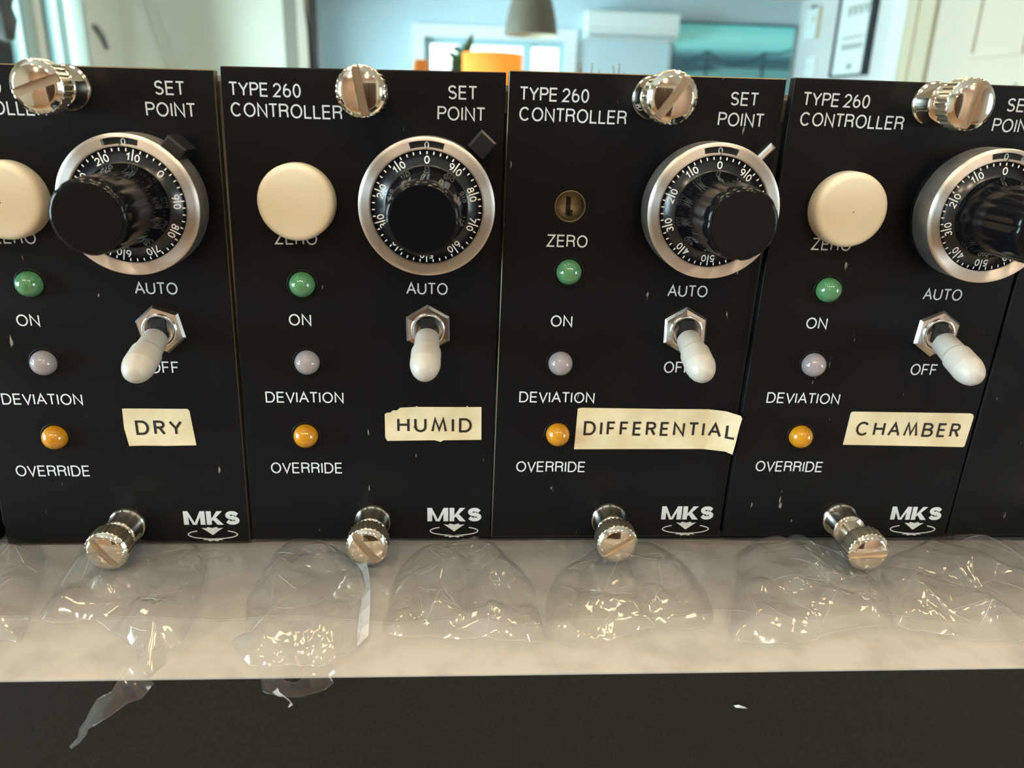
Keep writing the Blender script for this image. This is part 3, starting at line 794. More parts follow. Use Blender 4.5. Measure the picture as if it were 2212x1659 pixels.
def film_lobe(name, pts, parent, seed, height, amp, material, focus, step=.75, zb=ZB, cell=5.0, creases=.35):
    """puffed piece of crumpled film: sparse random facets with sharp creases, plus folds gathered at the focus points"""
    rnd = random.Random(seed); loop = smooth_loop(pts)
    x0, x1 = min(p.x for p in loop), max(p.x for p in loop); y0, y1 = min(p.y for p in loop), max(p.y for p in loop)
    # sparse facet field
    sp = [Vector((x0 - 8, y0 - 8)), Vector((x1 + 8, y0 - 8)), Vector((x1 + 8, y1 + 8)), Vector((x0 - 8, y1 + 8))]
    for _ in range(int((x1 - x0 + 8) * (y1 - y0 + 8) / (cell * cell) * 1.25)):
        q = Vector((rnd.uniform(x0 - 4, x1 + 4), rnd.uniform(y0 - 4, y1 + 4)))
        if all((q - k).length > cell * .45 for k in sp): sp.append(q)
    r0 = delaunay_2d_cdt(sp, [], [], 0, 1e-5); SV, SE, SF = r0[0], r0[1], r0[2]
    SH = [amp * rnd.random() ** 1.5 for _ in SV]
    def facet(p):
        for f in SF:
            a, b_, c_ = SV[f[0]], SV[f[1]], SV[f[2]]
            dd = (b_.y - c_.y) * (a.x - c_.x) + (c_.x - b_.x) * (a.y - c_.y)
            if abs(dd) < 1e-9: continue
            l1 = ((b_.y - c_.y) * (p.x - c_.x) + (c_.x - b_.x) * (p.y - c_.y)) / dd
            l2 = ((c_.y - a.y) * (p.x - c_.x) + (a.x - c_.x) * (p.y - c_.y)) / dd
            if l1 >= -1e-6 and l2 >= -1e-6 and l1 + l2 <= 1 + 1e-6:
                return SH[f[0]] * l1 + SH[f[1]] * l2 + SH[f[2]] * (1 - l1 - l2)
        return 0.0
    co = list(loop); ed = [(i, (i + 1) % len(loop)) for i in range(len(loop))]
    y = y0
    while y < y1:
        x = x0
        while x < x1:
            p = Vector((x + rnd.uniform(-.3, .3) * step, y + rnd.uniform(-.3, .3) * step))
            if inside(p, loop) and seg_dist(p, loop) > step * .5: co.append(p)
            x += step
        y += step
    r_ = delaunay_2d_cdt(co, ed, [list(range(len(loop)))], 1, 1e-5)
    V, F = r_[0], r_[2]
    def tri(t): t = t % 1.0; return abs(t - .5) * 2
    def H(p):
        d = seg_dist(p, loop); w = min(1.0, d / 5.0)
        h = height * (1 - (1 - w) ** 2)
        wv = Vector((p.x + 1.2 * noise.noise(Vector((p.x * .2, p.y * .2, seed))), p.y + 1.2 * noise.noise(Vector((p.x * .2, p.y * .2, seed + 7)))))
        h += facet(wv) * (.25 + .75 * w)
        for fx, fy, n, st in focus:
            rr = math.hypot(p.x - fx, p.y - fy); an = math.atan2(p.y - fy, p.x - fx)
            h += st * tri(an / (2 * PI) * n + .25 * noise.noise(Vector((an * 3, rr * .05, seed)))) * min(1, rr / 3) * math.exp(-rr / 12)
        h += .10 * noise.noise(Vector((p.x * .6, p.y * .6, seed * 1.7))) * w
        return zb + max(.05, h)
    b = MB(); vs = [(p.x, p.y, H(p)) for p in V]; b.add(vs, F, True)
    nf = len(b.f); n = len(loop)
    b.tube([vs[i] for i in range(0, n, 1)], .05, 5)
    for e in SE:
        p, q = SV[e[0]], SV[e[1]]
        if rnd.random() > creases or not inside(p, loop) or not inside(q, loop): continue
        pts_ = [p.lerp(q, t / 6) for t in range(7)]
        b.tube([(k.x, k.y, H(k) + .02) for k in pts_], [.02, .035, .045, .05, .045, .035, .02], 4)  # hair-thin pale tubes drawn as glints along the creases
    o = b.build(name, material, parent, fix=False)
    o.data.materials.append(M['film_edge'])
    for i in range(nf, len(o.data.polygons)): o.data.polygons[i].material_index = 1
    return o
bag = empty('plastic_bag', (40 * MM, 0, -55.5 * MM), 'clear crinkled plastic bag spreading out from beneath the modules on the white bench', 'bag')
holder = bag
def shift(o):
    o.location = (-40 * MM, 0, 55.5 * MM); return o
FOC = {'A': [(-44, -30, 14, .8)], 'B': [(-18, -22, 17, 1.0), (-27, -12, 11, .7)], 'C': [(9, -40, 22, 1.5), (-3, -18, 12, .8)], 'D': [(39, -14, 22, 1.0), (44, -30, 15, 1.1), (28, -28, 10, .9)],
       'E': [(58, -30, 17, .7), (70, -28, 9, .6)], 'F': [(114, -22, 20, 1.1), (96, -26, 12, .8)], 'G': [(119, -22, 16, 1.0), (139, -28, 13, .9)]}
AM = {'A': 3.4, 'B': 4.2, 'C': 4.4, 'D': 4.8, 'E': 3.6, 'F': 4.2, 'G': 4.2}
CE = {'A': 5, 'B': 5.5, 'C': 5, 'D': 4.4, 'E': 5.5, 'F': 5, 'G': 5.5}
HT = {'A': 1.6, 'B': 2.0, 'C': 1.8, 'D': 2.0, 'E': 1.6, 'F': 2.0, 'G': 2.0}
for i, k in enumerate(OUT):
    pts = OUT[k]
    if k == 'C': pts = [(x, max(y, -39.6)) for x, y in pts]
    shift(film_lobe('film_fold', pts, bag, 3 + i, HT[k], AM[k], M['film'], FOC[k], cell=CE[k]))
# flat under-layer of the bag
UND = [(-62, 1), (-62, -23), (-53, -25), (-44, -24.0), (-34, -25.2), (-22, -24.6), (-8, -25.8), (3, -24.5), (15, -26), (24, -27), (35, -25.4), (46, -28), (58, -25.5), (70, -26.4), (84, -24), (98, -26.5), (111, -25), (126, -28), (140, -26), (158, -27), (158, 1), (120, 1.6), (46, 1.5), (0, 1.6)]
shift(film_lobe('film_under_layer', UND, bag, 21, .1, .9, M['film'], [], step=1.5, cell=9, creases=.12))
# narrow upright fold, its window glint mixed in as white haze
b = MB()
rib = [((13.9, -8.1), (15.2, -7.7), .6), ((15.6, -12.0), (16.4, -11.0), 1.6), ((16.9, -17.3), (17.7, -17.5), 2.2), ((16.7, -21.5), (18.3, -21.2), 2.0), ((16.8, -25.8), (18.7, -25.2), 1.5), ((17.0, -30.4), (19.0, -29.6), .9), ((17.5, -34.2), (19.1, -32.1), .3)]
vs = []
for (ax_, ay), (bx_, by), hh in rib: vs += [(ax_, ay, ZB + .5 + hh * .4), (bx_, by, ZB + .8 + hh * 1.3)]
b.add(vs, [(2 * i, 2 * i + 1, 2 * i + 3, 2 * i + 2) for i in range(len(rib) - 1)], False); shift(b.build('film_ribbon', M['film_fold'], bag, fix=False))
# twisted tail hanging over the bench edge, and a torn curl beside it
def ribbon_strip(name, pts, material):
    b = MB(); vs = []
    P = [Vector(p[:3]) for p in pts]
    for i, p in enumerate(pts):
        t = (P[min(i + 1, len(P) - 1)] - P[max(i - 1, 0)]).normalized()
        side = t.cross(Vector((0, -1, 0)))
        side = Vector((1, 0, 0)) if side.length < 1e-3 else side.normalized()
        side = (Matrix.Rotation(p[4], 3, t) @ side)
        for k in (-1, -.35, .35, 1): vs.append(tuple(P[i] + side * p[3] * k + Vector((0, -.5 * (1 - abs(k)) * p[3] * .5, 0))))
    n = 4
    b.add(vs, [(i * n + k, i * n + k + 1, (i + 1) * n + k + 1, (i + 1) * n + k) for i in range(len(pts) - 1) for k in range(n - 1)], True)
    for k in (0, 3): b.tube([vs[i * n + k] for i in range(len(pts))], .05, 5)
    return shift(b.build(name, material, bag, fix=False))
ribbon_strip('film_tail', [(-13.5, -36.0, ZB + .5, 2.0, .5), (-15.6, -40.2, ZB + .7, 2.4, .4), (-17.0, -42.3, -56.0, 2.3, .2), (-19.0, -42.6, -57.6, 1.6, -.1), (-21.4, -42.6, -59.3, 1.7, .2), (-23.4, -42.5, -61.3, 1.3, .7), (-24.7, -42.4, -62.9, .8, .9), (-25.6, -42.3, -64.4, .75, .3), (-26.6, -42.2, -66.2, .55, 1.0), (-28.2, -42.0, -67.9, .25, .3)], M['film_tail'])
ribbon_strip('film_point', [(2.0, -39.2, ZB + .3, 3.2, .2), (4.0, -41.4, -55.6, 2.6, .1), (6.6, -42.2, -56.6, 1.6, 0), (9.0, -42.2, -56.9, 1.4, 0), (12.4, -41.6, -55.5, 1.8, -.3), (14.4, -39.2, ZB + .4, 2.0, -.3)], M['film'])
ribbon_strip('torn_curl', [(5.3, -42.0, -57.0, .55, 0), (5.9, -42.3, -57.6, .5, .3), (6.7, -42.6, -57.7, .35, .7), (7.5, -42.6, -58.5, .33, 1.0), (7.9, -42.4, -59.4, .25, .6), (7.3, -42.3, -60.2, .1, .3)], M['film_fold'])

# dried sprig lying on top of the case
b = MB(); rnd = random.Random(4)
P0 = Vector((73, 150, 37.4)); P1 = Vector((92, 152, 38.2))
b.tube([P0, (P0 + P1) / 2 + Vector((0, 0, 1.0)), P1], .35, 6)
for i in range(14):
    t = rnd.uniform(.05, .95); q = P0.lerp(P1, t); b.tube([q, q + Vector((rnd.uniform(-2, 2), rnd.uniform(-2, 2), rnd.uniform(7, 12.5)))], [.3, .16], 5)
tag(b.build('dried_sprig', M['bark']), 'dry brown sprig lying on the case behind the third module', 'sprig')

# ------------------------------------------------------------------ the room
def struct(o): o['kind'] = 'structure'; return o
FZ, CZ = -1.36, 1.12
XL, XR, YF, YB = -1.942, 3.265, 8.052, -3.2
struct(m_box('floor', (XL - .3, YB - .2, FZ - .08), (XR + .2, YF + .3, FZ), M['floor']))
struct(m_box('ceiling', (XL - .3, YB - .2, CZ), (XR + .2, YF + .3, CZ + .1), M['ceiling']))
struct(m_box('wall_back', (XL - .15, YB - .15, FZ), (XR + .15, YB, CZ), M['warm_wall']))
def wall_with_openings(name, axis, plane, thick, a0, a1, opens, material):
    """wall along one axis with rectangular openings (a0, a1, z0, z1)"""
    b = MB(1.0); cur = a0
    def bx_(p, q, z0, z1):
        if q - p < 1e-4 or z1 - z0 < 1e-4: return
        if axis == 'x': b.box((p, plane, z0), (q, plane + thick, z1))
        else: b.box((plane - thick, p, z0), (plane, q, z1))
    for p, q, z0, z1 in opens:
        bx_(cur, p, FZ, CZ); bx_(p, q, FZ, z0); bx_(p, q, z1, CZ); cur = q
    bx_(cur, a1, FZ, CZ)
    return struct(b.build(name, material))
wall_with_openings('wall_far', 'x', YF, .15, XL - .15, XR + .15, [(-.36, .99, -.45, .68)], M['blue_wall'])
wall_with_openings('wall_left', 'y', XL, .15, YB, 4.85, [(-1.17, -.07, -.45, .85), (3.0, 4.45, FZ + .03, .98)], M['mint_wall'])
wall_with_openings('wall_right', 'y', XR + .15, .15, YB, YF + .15, [(-2.5, -1.2, -.6, .85)], M['white_wall'])
wall_with_openings('wall_left_far', 'y', XL, .15, 4.97, YF, [(5.55, 7.45, -.6, 1.0)], M['blue_wall'])

# partition with a folded left bay and trimmed right end
b = MB(1.0)
fold = lambda z: -1.746 + (.565 - z) * .27
z0, z1 = FZ, CZ
b.add([(XL, 4.72, z0), (fold(z0), 4.85, z0), (fold(z1), 4.85, z1), (XL, 4.72, z1), (-1.0, 4.85, z0), (-1.0, 4.85, z1),
       (XL, 4.97, z0), (-1.0, 4.97, z0), (-1.0, 4.97, z1), (XL, 4.97, z1)],
      [(0, 1, 2, 3), (1, 4, 5, 2), (4, 7, 8, 5), (7, 6, 9, 8), (3, 2, 5, 8, 9), (0, 6, 7, 4, 1)])
struct(b.build('wall_partition', M['mint_wall']))
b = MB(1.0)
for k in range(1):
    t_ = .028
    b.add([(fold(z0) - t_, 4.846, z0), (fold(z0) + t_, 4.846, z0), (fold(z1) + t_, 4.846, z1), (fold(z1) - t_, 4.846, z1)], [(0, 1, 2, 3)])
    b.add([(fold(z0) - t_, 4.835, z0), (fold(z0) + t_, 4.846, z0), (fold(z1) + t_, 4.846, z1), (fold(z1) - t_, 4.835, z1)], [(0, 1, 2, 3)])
struct(b.build('slanted_strip', M['slant']))  # slanted strip along the fold, slightly darker than the wall
struct(m_box('trim_1', (-1.005, 4.835, FZ), (-.925, 4.985, CZ), M['greytrim']))
struct(m_box('trim_2', (-.925, 4.82, FZ), (-.868, 4.985, CZ), M['white_wall']))
struct(m_box('trim_3', (-.868, 4.86, FZ), (-.822, 4.985, CZ), M['darktrim']))
b = MB(1.0)
b.tube([(-.832, 4.83, CZ - .01), (-.838, 4.82, .70), (-.836, 4.81, .50), (-.822, 4.80, .30), (-.804, 4.80, .10), (-.80, 4.80, -.6), (-.80, 4.80, FZ + .02)], .009, 8)
tag(b.build('power_cable', M['cable']), 'thin black cable hanging down at the edge of the blue wall', 'cable')
b = MB(1.0)
b.tube([(-.876, 4.81, CZ - .01), (-.872, 4.80, .55), (-.862, 4.80, .45), (-.860, 4.80, .2), (-.86, 4.80, FZ + .02)], .006, 8)
tag(b.build('power_cable', M['cable']), 'thin black cable hanging over the white strip beside the mint wall', 'cable')

# far window
w = empty('window_1', (.32, YF, .1), kind='structure')
def wpart(name, a, b_, material, par):
    q = MB(1.0); q.box(a, b_); c0 = Vector(par.location); o = q.build(name, material, par); o.location = -c0; return o
def wframe(par, x0, x1, z0, z1, t, y0, y1, material, name='sash'):
    q = MB(1.0)
    q.box((x0, y0, z0), (x0 + t, y1, z1)); q.box((x1 - t, y0, z0), (x1, y1, z1)); q.box((x0 + t, y0, z0), (x1 - t, y1, z0 + t)); q.box((x0 + t, y0, z1 - t), (x1 - t, y1, z1))
    o = q.build(name, material, par); o.location = -Vector(par.location); return o
wframe(w, -.47, 1.10, -.56, .795, .11, YF - .03, YF - .001, M['trim'], 'casing')
wframe(w, -.36, .99, -.45, .685, .03, YF + .02, YF + .10, M['sash'], 'outer_frame')
for x0, x1 in ((-.33, .0), (.02, .62), (.64, .96)):
    s = wframe(w, x0, x1, -.42, .655, .025, YF + .03, YF + .09, M['sash'])
    g = MB(1.0); g.box((x0 + .025, YF + .055, -.395), (x1 - .025, YF + .060, .63)); g.build('pane', M['glass'], s)
wpart('mullion', (.585, YF + .01, -.42), (.672, YF + .10, .655), M['sash'], w)
wpart('mullion', (-.03, YF + .01, -.42), (.05, YF + .10, .655), M['sash'], w)

# patio door with sliding sashes on the left
w2 = empty('window_2', (XL, 3.7, 0), kind='structure')
def yframe(par, y0, y1, z0, z1, t, x0, x1, material, name='sash'):
    q = MB(1.0)
    q.box((x0, y0, z0), (x1, y0 + t, z1)); q.box((x0, y1 - t, z0), (x1, y1, z1)); q.box((x0, y0 + t, z0), (x1, y1 - t, z0 + t)); q.box((x0, y0 + t, z1 - t), (x1, y1 - t, z1))
    o = q.build(name, material, par); o.location = -Vector(par.location); return o
def ypane(par, y0, y1, z0, z1, x):
    g = MB(1.0); g.box((x, y0, z0), (x + .006, y1, z1)); o = g.build('pane', M['glass'], par); return o
s1 = yframe(w2, 3.02, 3.95, FZ + .05, .96, .10, XL - .07, XL - .02, M['sash']); ypane(s1, 3.12, 3.85, FZ + .15, .86, XL - .05)
s2 = yframe(w2, 3.93, 4.43, FZ + .05, .96, .10, XL - .13, XL - .08, M['sash']); ypane(s2, 4.03, 4.33, FZ + .15, .86, XL - .11)
wpart('gasket', (XL - .02, 3.838, FZ + .1), (XL - .012, 3.85, .95), M['sash_dark'], w2)
wpart('gasket', (XL - .08, 4.02, FZ + .1), (XL - .06, 4.035, .95), M['sash_dark'], w2)
wpart('meeting_stile', (XL - .02, 3.945, FZ + .05), (XL - .001, 4.01, .96), M['trim'], w2)
wpart('casing', (XL - .001, 4.43, FZ), (XL + .025, 4.68, 1.08), M['trim'], w2)
wpart('casing', (XL - .001, 2.85, FZ), (XL + .025, 3.02, 1.08), M['trim'], w2)
hb = MB(1.0); hb.tube([(XL + .005, 4.47, .395), (XL + .035, 4.49, .385), (XL + .035, 4.56, .345), (XL + .035, 4.60, .29)], [.012, .016, .015, .010], 8); o = hb.build('handle', M['sash_dark'], w2); o.location = -Vector(w2.location)
w3 = empty('window_3', (XL, -.62, .2), kind='structure')
s = yframe(w3, -1.17, -.07, -.45, .85, .05, XL - .09, XL - .03, M['sash']); ypane(s, -1.12, -.12, -.40, .80, XL - .06)
w4 = empty('added_window_4', (XL, 6.5, .2), kind='structure')  # unseen window added to light the blue wall from the left
s = yframe(w4, 5.55, 7.45, -.6, 1.0, .06, XL - .09, XL - .03, M['sash']); ypane(s, 5.61, 7.39, -.54, .94, XL - .06)

w5 = empty('window_5', (XR, -1.85, .1), kind='structure')
s = yframe(w5, -2.5, -1.2, -.6, .85, .05, XR + .03, XR + .09, M['sash']); ypane(s, -2.45, -1.25, -.55, .80, XR + .06)

# door and frame on the right wall
d = empty('door_1', (XR, 5.0, FZ), kind='structure')
wpart('door_leaf', (XR - .012, 4.45, FZ + .01), (XR - .001, 5.585, .74 + .3), M['door'], d)
q = MB(1.0)
for za, zb_ in ((.44, 1.0), (-1.2, .28)):
    q.box((XR - .030, 4.60, za), (XR - .012, 4.64, zb_)); q.box((XR - .030, 5.09, za), (XR - .012, 5.13, zb_))
    q.box((XR - .030, 4.64, za), (XR - .012, 5.09, za + .03)); q.box((XR - .030, 4.64, zb_ - .03), (XR - .012, 5.09, zb_))
o = q.build('panel_moulding', M['door'], d); o.location = -Vector(d.location)
wpart('door_casing', (XR - .035, 5.60, FZ), (XR - .001, 5.80, 1.1), M['tan_trim'], d)
wpart('door_casing', (XR - .05, 5.80, FZ), (XR - .001, 5.93, 1.1), M['tan_trim'], d)
wpart('door_casing', (XR - .06, 5.93, FZ), (XR - .001, 6.12, 1.1), M['trim'], d)
wpart('door_gap', (XR - .006, 5.585, FZ), (XR - .001, 5.60, 1.1), M['printgrey'], d)

# made-up dark double door behind the camera, added to darken screw-head reflections
d2 = empty('reflection_door', (.15, YB, FZ), kind='structure')
for x0, x1 in ((-.62, .145), (.155, .92)):
    q = MB(1.0); q.box((x0, YB + .001, FZ + .01), (x1, YB + .035, .75))
    o = q.build('door_leaf', M['oak_dark'], d2); o.location = -Vector(d2.location)
for x0, x1, zz in ((-.72, -.62, .85), (.92, 1.02, .85)):
    wpart('door_casing', (x0, YB + .001, FZ), (x1, YB + .03, zz), M['trim'], d2)
wpart('door_casing', (-.62, YB + .001, .75), (.92, YB + .03, .85), M['trim'], d2)

# mini-split unit, pictures, switches
ac = empty('air_conditioner', (1.6, YF, .70), 'white wall air conditioner unit high on the blue wall', 'air conditioner')
b = MB(1.0)
prof = [(0, .01), (-.14, .02), (-.20, .07), (-.215, .10), (-.215, .235), (-.20, .25), (0, .25)]
x0, x1 = -.435, .435; vs = [(x0, y, z) for y, z in prof] + [(x1, y, z) for y, z in prof]; n = len(prof)
b.add(vs, [tuple(range(n)), tuple(range(2 * n - 1, n - 1, -1))] + [(i, i + 1, i + 1 + n, i + n) for i in range(n - 1)])
o = b.build('housing', M['acwhite'], ac)
b = MB(1.0); b.box((-.40, -.19, .028), (.40, -.10, .045)); b.build('louvre', M['acgrey'], ac)
b = MB(1.0); b.box((-.41, -.2165, .098), (.41, -.214, .103)); b.build('panel_seam', M['acgrey'], ac)
b = MB(1.0); b.box((1.985, YF - .05, FZ + .02), (2.025, YF - .001, .70)); o = b.build('shadow_strip', M['acgrey']); tag(o, 'narrow grey strip standing in for the wall shadow below the air conditioner', 'shadow strip')  # grey strip put where an inner shadow runs down the wall

pic = empty('seascape_picture', (2.64, YF, .55), 'wide teal seascape picture with a dark bridge on the blue wall', 'picture')
b = MB(1.0); b.box((-.60, -.035, -.36), (.575, -.001, .345)); b.build('canvas', M['sea'], pic)
b = MB(1.0); b.box((-.61, -.04, .335), (.585, -.001, .352)); b.build('top_edge', M['bridge'], pic)
b = MB(1.0)
for tx in (-.26, .30):
    b.box((tx - .012, -.040, -.13), (tx + .012, -.035, .10))
b.box((-.60, -.040, -.045), (.575, -.035, -.025))
def sag(xa, xb, za, zb_, dip):
    return [(xa + (xb - xa) * t, -.038, za + (zb_ - za) * t - dip * 4 * t * (1 - t)) for t in [i / 12 for i in range(13)]]
for xa, xb, za, zb_, dp in ((-.60, -.26, -.04, .10, .02), (-.26, .30, .10, .10, .12), (.30, .575, .10, .14, .02)): b.tube(sag(xa, xb, za, zb_, dp), .007, 6)
b.add([(-.60, -.039, -.06), (-.45, -.039, .0), (-.30, -.039, -.03), (-.1, -.039, -.07), (-.60, -.039, -.11)], [(0, 1, 2, 3, 4)])
b.build('bridge', M['bridge'], pic)

th = empty('thermostat', (XR, 7.70, .9), 'white thermostat box on the white wall near the corner', 'thermostat')
b = MB(1.0); b.box((-.034, -.15, -.14), (-.001, .12, .12)); b.build('housing', M['trim'], th)
b = MB(1.0); b.box((-.035, -.155, -.145), (-.002, -.149, .125)); b.build('shaded_side', M['tan_trim'], th)  # tan plate paints the shade on the side of the white box
b = MB(1.0); b.box((-.037, -.09, .0), (-.033, -.04, .05)); b.build('display', M['tan_trim'], th)
b = MB(1.0); b.box((-.05, -.06, .12), (-.02, .0, .14)); b.build('sensor', M['frame'], th)
sw = empty('switch_plate', (XR, 7.62, .52), 'white light switch plate under the thermostat', 'switch plate')
b = MB(1.0); b.box((-.018, -.12, -.09), (-.001, .10, .08)); b.build('plate', M['paper'], sw)
b = MB(1.0); b.box((-.026, -.04, -.03), (-.016, .03, .03)); b.build('rocker', M['trim'], sw)

po = empty('framed_poster', (XR, 6.80, .75), 'narrow white poster with grey lettering in a black frame', 'poster')
y0, y1, z0, z1 = -.33, .33, -.35, .36
b = MB(1.0); t = .035
b.box((-.04, y0, z0), (-.001, y0 + t + .03, z1)); b.box((-.04, y1 - t + .015, z0), (-.001, y1, z1)); b.box((-.04, y0 + t, z0), (-.001, y1 - t, z0 + .015)); b.box((-.04, y0 + t, z1 - .015), (-.001, y1 - t, z1))
b.build('frame', M['frame'], po)
b = MB(1.0); b.box((-.02, y0 + .03, z0 + .01), (-.004, y1 - .02, z1 - .01)); b.build('sheet', M['paper'], po)
b = MB(1.0)
def bar(yc, zc, wd, ht): b.box((-.022, yc - wd / 2, zc - ht / 2), (-.0195, yc + wd / 2, zc + ht / 2))
rnd = random.Random(8)
for k in range(4): 
    yy = .12 - k * .10
    b.tube([(-.021, yy + .03, .20), (-.021, yy + .005, .12)], .008, 5); b.tube([(-.021, yy - .035, .20), (-.021, yy + .005, .12)], .008, 5)
b.build('poster_title', M['printgrey'], po)
b = MB(1.0)
for k in range(9): bar(.17 - k * .042, -.045, .026, .02)
b.build('poster_line', M['printgrey'], po)
b = MB(1.0)
for k in range(7): bar(.17 - k * .055, -.115, .036, .045)
b.build('poster_line', M['printgrey'], po)
b = MB(1.0); bar(0, .29, .07, .03); b.build('poster_ornament', M['printgrey'], po)
b = MB(1.0); bar(0, -.27, .10, .02); bar(0, -.27, .03, .05); b.build('poster_ornament', M['printgrey'], po)

# pendant lamp
pl = empty('pendant_lamp', (.375, 4.352, .415), 'grey domed pendant lamp hanging in front of the far window', 'lamp')
b = MB(1.0)
dome = [(.140, 0), (.138, .02), (.132, .06), (.122, .11), (.104, .17), (.080, .225), (.055, .262), (.030, .285), (.022, .30), (.022, .34), (0, .34)]
b.lathe(dome, 48); b.build('shade', M['lampgrey'], pl, fix=False)
b = MB(1.0); b.lathe([(.1385, .001), (.134, .02), (.128, .06), (.118, .11), (.10, .165), (.07, .22), (0, .25)], 48); b.build('shade_lining', M['lampcream'], pl)
b = MB(1.0); b.lathe([(0, .02), (.035, .03), (.045, .07), (.03, .12), (.018, .15), (.018, .21), (0, .21)], 24); b.build('bulb', M['lampcream'], pl)
b = MB(1.0); b.tube([(0, 0, .34), (0, 0, CZ - .415)], .004, 8); b.build('cord', M['cable'], pl)

# floor lamp with an orange drum shade
fl = empty('floor_lamp', (.192, 4.852, FZ), 'floor lamp with a bright orange drum shade before the window', 'lamp')
def open_drum(r, z0, z1): return [(r, z0), (r, z1), (r - .004, z1), (r - .004, z0), (r, z0)]
b = MB(1.0); b.lathe(open_drum(.176, 1.36 + .02, 1.36 + .352), 56); b.build('shade', M['orange'], fl)
b = MB(1.0); b.lathe([(0, 0), (.14, 0), (.14, .015), (.02, .03), (.012, .05), (.012, 1.45), (0, 1.45)], 32); b.build('pole', M['darktrim'], fl)
b = MB(1.0); b.lathe([(0, 1.45), (.02, 1.46), (.03, 1.52), (.045, 1.57), (.03, 1.62), (0, 1.63)], 24); b.build('bulb', M['lampcream'], fl)
# second lamp farther left whose shade top just shows
gd = bpy.data.lights.new('lamp_glow', 'POINT'); gd.energy = 5; gd.color = (1.0, .72, .42); gd.shadow_soft_size = .04
gl = bpy.data.objects.new('lamp_glow', gd); COL.objects.link(gl); gl.parent = fl; gl.location = (0, 0, 1.68)
fl2 = empty('floor_lamp', (-.255, 5.4, FZ), 'lamp with a small orange shade, its top just showing over the HUMID module', 'lamp')
b = MB(1.0); b.lathe([(.075, 1.36 + .15), (.042, 1.36 + .335), (.038, 1.36 + .335), (.071, 1.36 + .15), (.075, 1.36 + .15)], 40); b.build('shade', M['orange'], fl2)
b = MB(1.0); b.lathe([(0, 0), (.12, 0), (.12, .015), (.02, .03), (.01, .05), (.01, 1.66), (0, 1.66)], 24); b.build('pole', M['darktrim'], fl2)

# house plant before the far window
hp = empty('house_plant', (.02, 5.852, FZ), 'tall green house plant standing left of the orange lampshade', 'plant')
b = MB(1.0); b.lathe([(0, 0), (.13, 0), (.17, .30), (.18, .30), (.18, .34), (.15, .34), (.145, .30), (0, .30)], 32); b.build('pot', M['clay'], hp)
b = MB(1.0); b.tube([(0, 0, .3), (.01, .01, .9), (-.02, 0, 1.5), (-.01, .0, 1.72)], [.016, .013, .010, .006], 8); b.build('stem', M['bark'], hp)
rnd = random.Random(11); b = MB(1.0)
def leaf(b, base, tip, wd):
    base, tip = Vector(base), Vector(tip); d = tip - base; s = d.cross(Vector((rnd.uniform(-.3, .3), 1, .2))).normalized(); n = d.cross(s).normalized()
    vs = []
    for t, ww in ((0, .05), (.25, .8), (.5, 1), (.75, .7), (1, .02)):
        c = base + d * t + n * (.10 * d.length * math.sin(PI * t))
        vs += [c - s * wd * ww, c + n * wd * .25, c + s * wd * ww]
    b.add(vs, [(i * 3 + k, i * 3 + k + 1, i * 3 + 4 + k, i * 3 + 3 + k) for i in range(4) for k in (0, 1)], True)
leaf(b, (0, 0, 1.72), (.062, -.02, 1.905), .026)
for i in range(70):
    z = rnd.uniform(1.48, 1.82); a = rnd.uniform(0, 2 * PI); L = rnd.uniform(.08, .14)
    p0 = (-.02 + rnd.uniform(-.02, .02), rnd.uniform(-.02, .02), z)
    leaf(b, p0, (p0[0] + math.cos(a) * L * .7, p0[1] + math.sin(a) * L * .6, z - rnd.uniform(-.05, .09)), rnd.uniform(.018, .032))
b.build('foliage', M['leaf'], hp, fix=False)

# dark ornament hanging in front of the patio door
hg = empty('hanging_ornament', (-1.86, 3.50, .36), 'dark ragged ornament hanging before the window at the upper left corner', 'ornament')
b = MB(1.0); rnd = random.Random(3)
b.lathe([(0, -.115), (.035, -.10), (.05, -.04), (.04, .02), (.055, .06), (.045, .12), (.02, .16), (0, .17)], 14, None, True)
b.v = [(x * (1 + rnd.uniform(-.25, .25)), y * (1 + rnd.uniform(-.25, .25)), z + rnd.uniform(-.01, .01)) for x, y, z in b.v]
b.build('body', M['darktrim'], hg)
b = MB(1.0); b.tube([(0, 0, .16), (0, 0, CZ - .36)], .003, 6); b.build('string', M['cable'], hg)

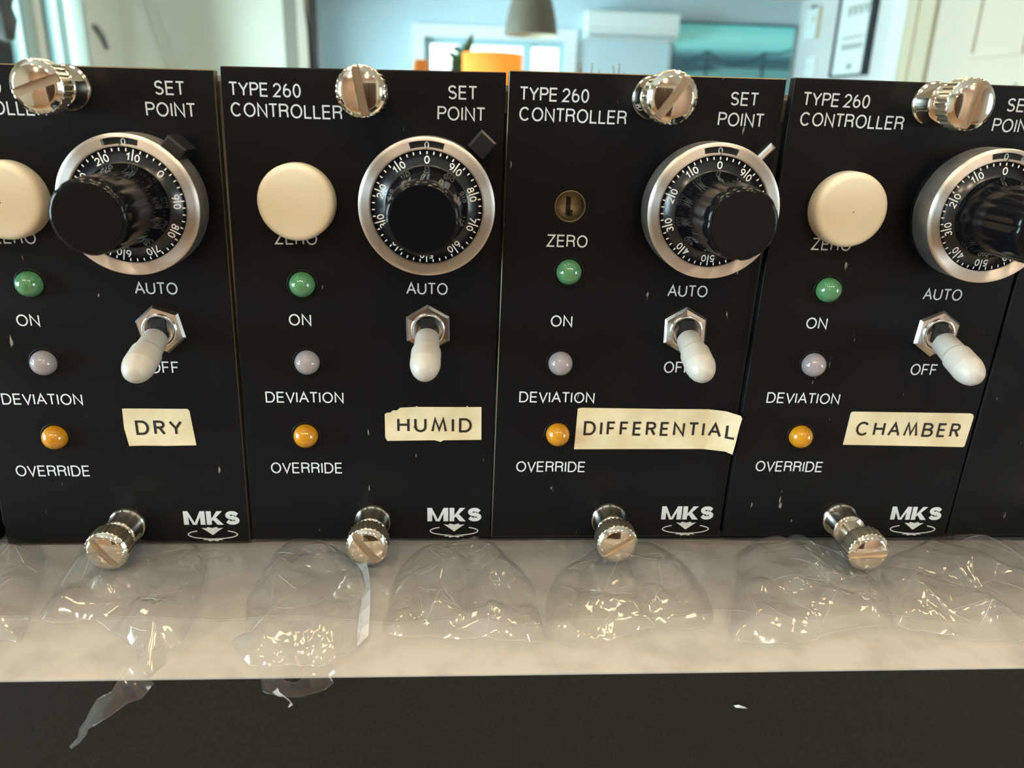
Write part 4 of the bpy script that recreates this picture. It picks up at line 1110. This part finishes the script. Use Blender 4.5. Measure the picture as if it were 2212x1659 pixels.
# pale bush outside the patio door
b = MB(1.0); rnd = random.Random(5)
for i in range(90):
    c = Vector((-3.6 + rnd.uniform(-.3, .3), 6.2 + rnd.uniform(-.8, .8), rnd.uniform(-1.1, .35)))
    for k in range(4):
        leaf(b, c, c + Vector((rnd.uniform(-.2, .2), rnd.uniform(-.2, .2), rnd.uniform(-.1, .2))), .05)
b.tube([(-3.6, 6.2, FZ), (-3.6, 6.2, .2)], .05, 8)
tag(b.build('garden_bush', M['bush'], None, fix=False), 'pale green bush outside the patio door', 'bush')
struct(m_box('ground', (-30, -20, FZ - .2), (30, 40, FZ - .09), M['bush']))

# ceiling lamps, warm bulbs
WARM = (1.0, 0.82, 0.60)
def bulb_mat(st=60):
    m = mat('warm_bulb', (1, .8, .5), 0.5); N, L, b_ = nodes(m)
    b_.inputs['Emission Color'].default_value = (1.0, .64, .28, 1); b_.inputs['Emission Strength'].default_value = st
    return m
M['bulb'] = bulb_mat()
M['glow'] = bulb_mat(13)
def downlight(x, y, z, power, label, r=.035, glow='bulb'):
    o = empty('ceiling_spot', (x, y, z), label, 'ceiling lamp', 'warm ceiling spots')
    b = MB(1.0); b.lathe([(r + .012, 0), (r + .015, .005), (r + .012, .10), (r * .6, .13), (.008, .14), (.008, CZ - z), (0, CZ - z)], 28); b.build('housing', M['lampgrey'], o)
    b = MB(1.0); b.lathe([(0, -.004), (r, -.004), (r, .004), (0, .004)], 28); b.build('bulb', M[glow], o)
    d_ = bpy.data.lights.new('spot_glow', 'AREA'); d_.shape = 'DISK'; d_.size = r * 2; d_.energy = power; d_.color = WARM
    l = bpy.data.objects.new('spot_glow', d_); COL.objects.link(l); l.parent = o; l.location = (0, 0, -.006)
    return o
for i, x in enumerate((-1.0, .15, 1.3)):  # unseen row added so the bezels reflect a brighter back wall
    downlight(x, -2.45, 1.0, 6.0, 'unseen warm ceiling spot added to brighten the wall behind the camera')
for i, x in enumerate((-.62, -.20, .22, .64)):
    downlight(x, -.95, .92, 3.0, 'warm ceiling spot in the row behind the camera')
for i, x in enumerate((-.50, -.06, .38, .82)):
    downlight(x, .12, .90, 1.2, 'wide warm ceiling lamp in the row above the workbench', .11, 'glow')
for i, x in enumerate((-.9, -.1, .7, 1.5)):
    downlight(x, 2.3, 1.0, 4.0, 'warm ceiling spot in the row over the room behind the modules')
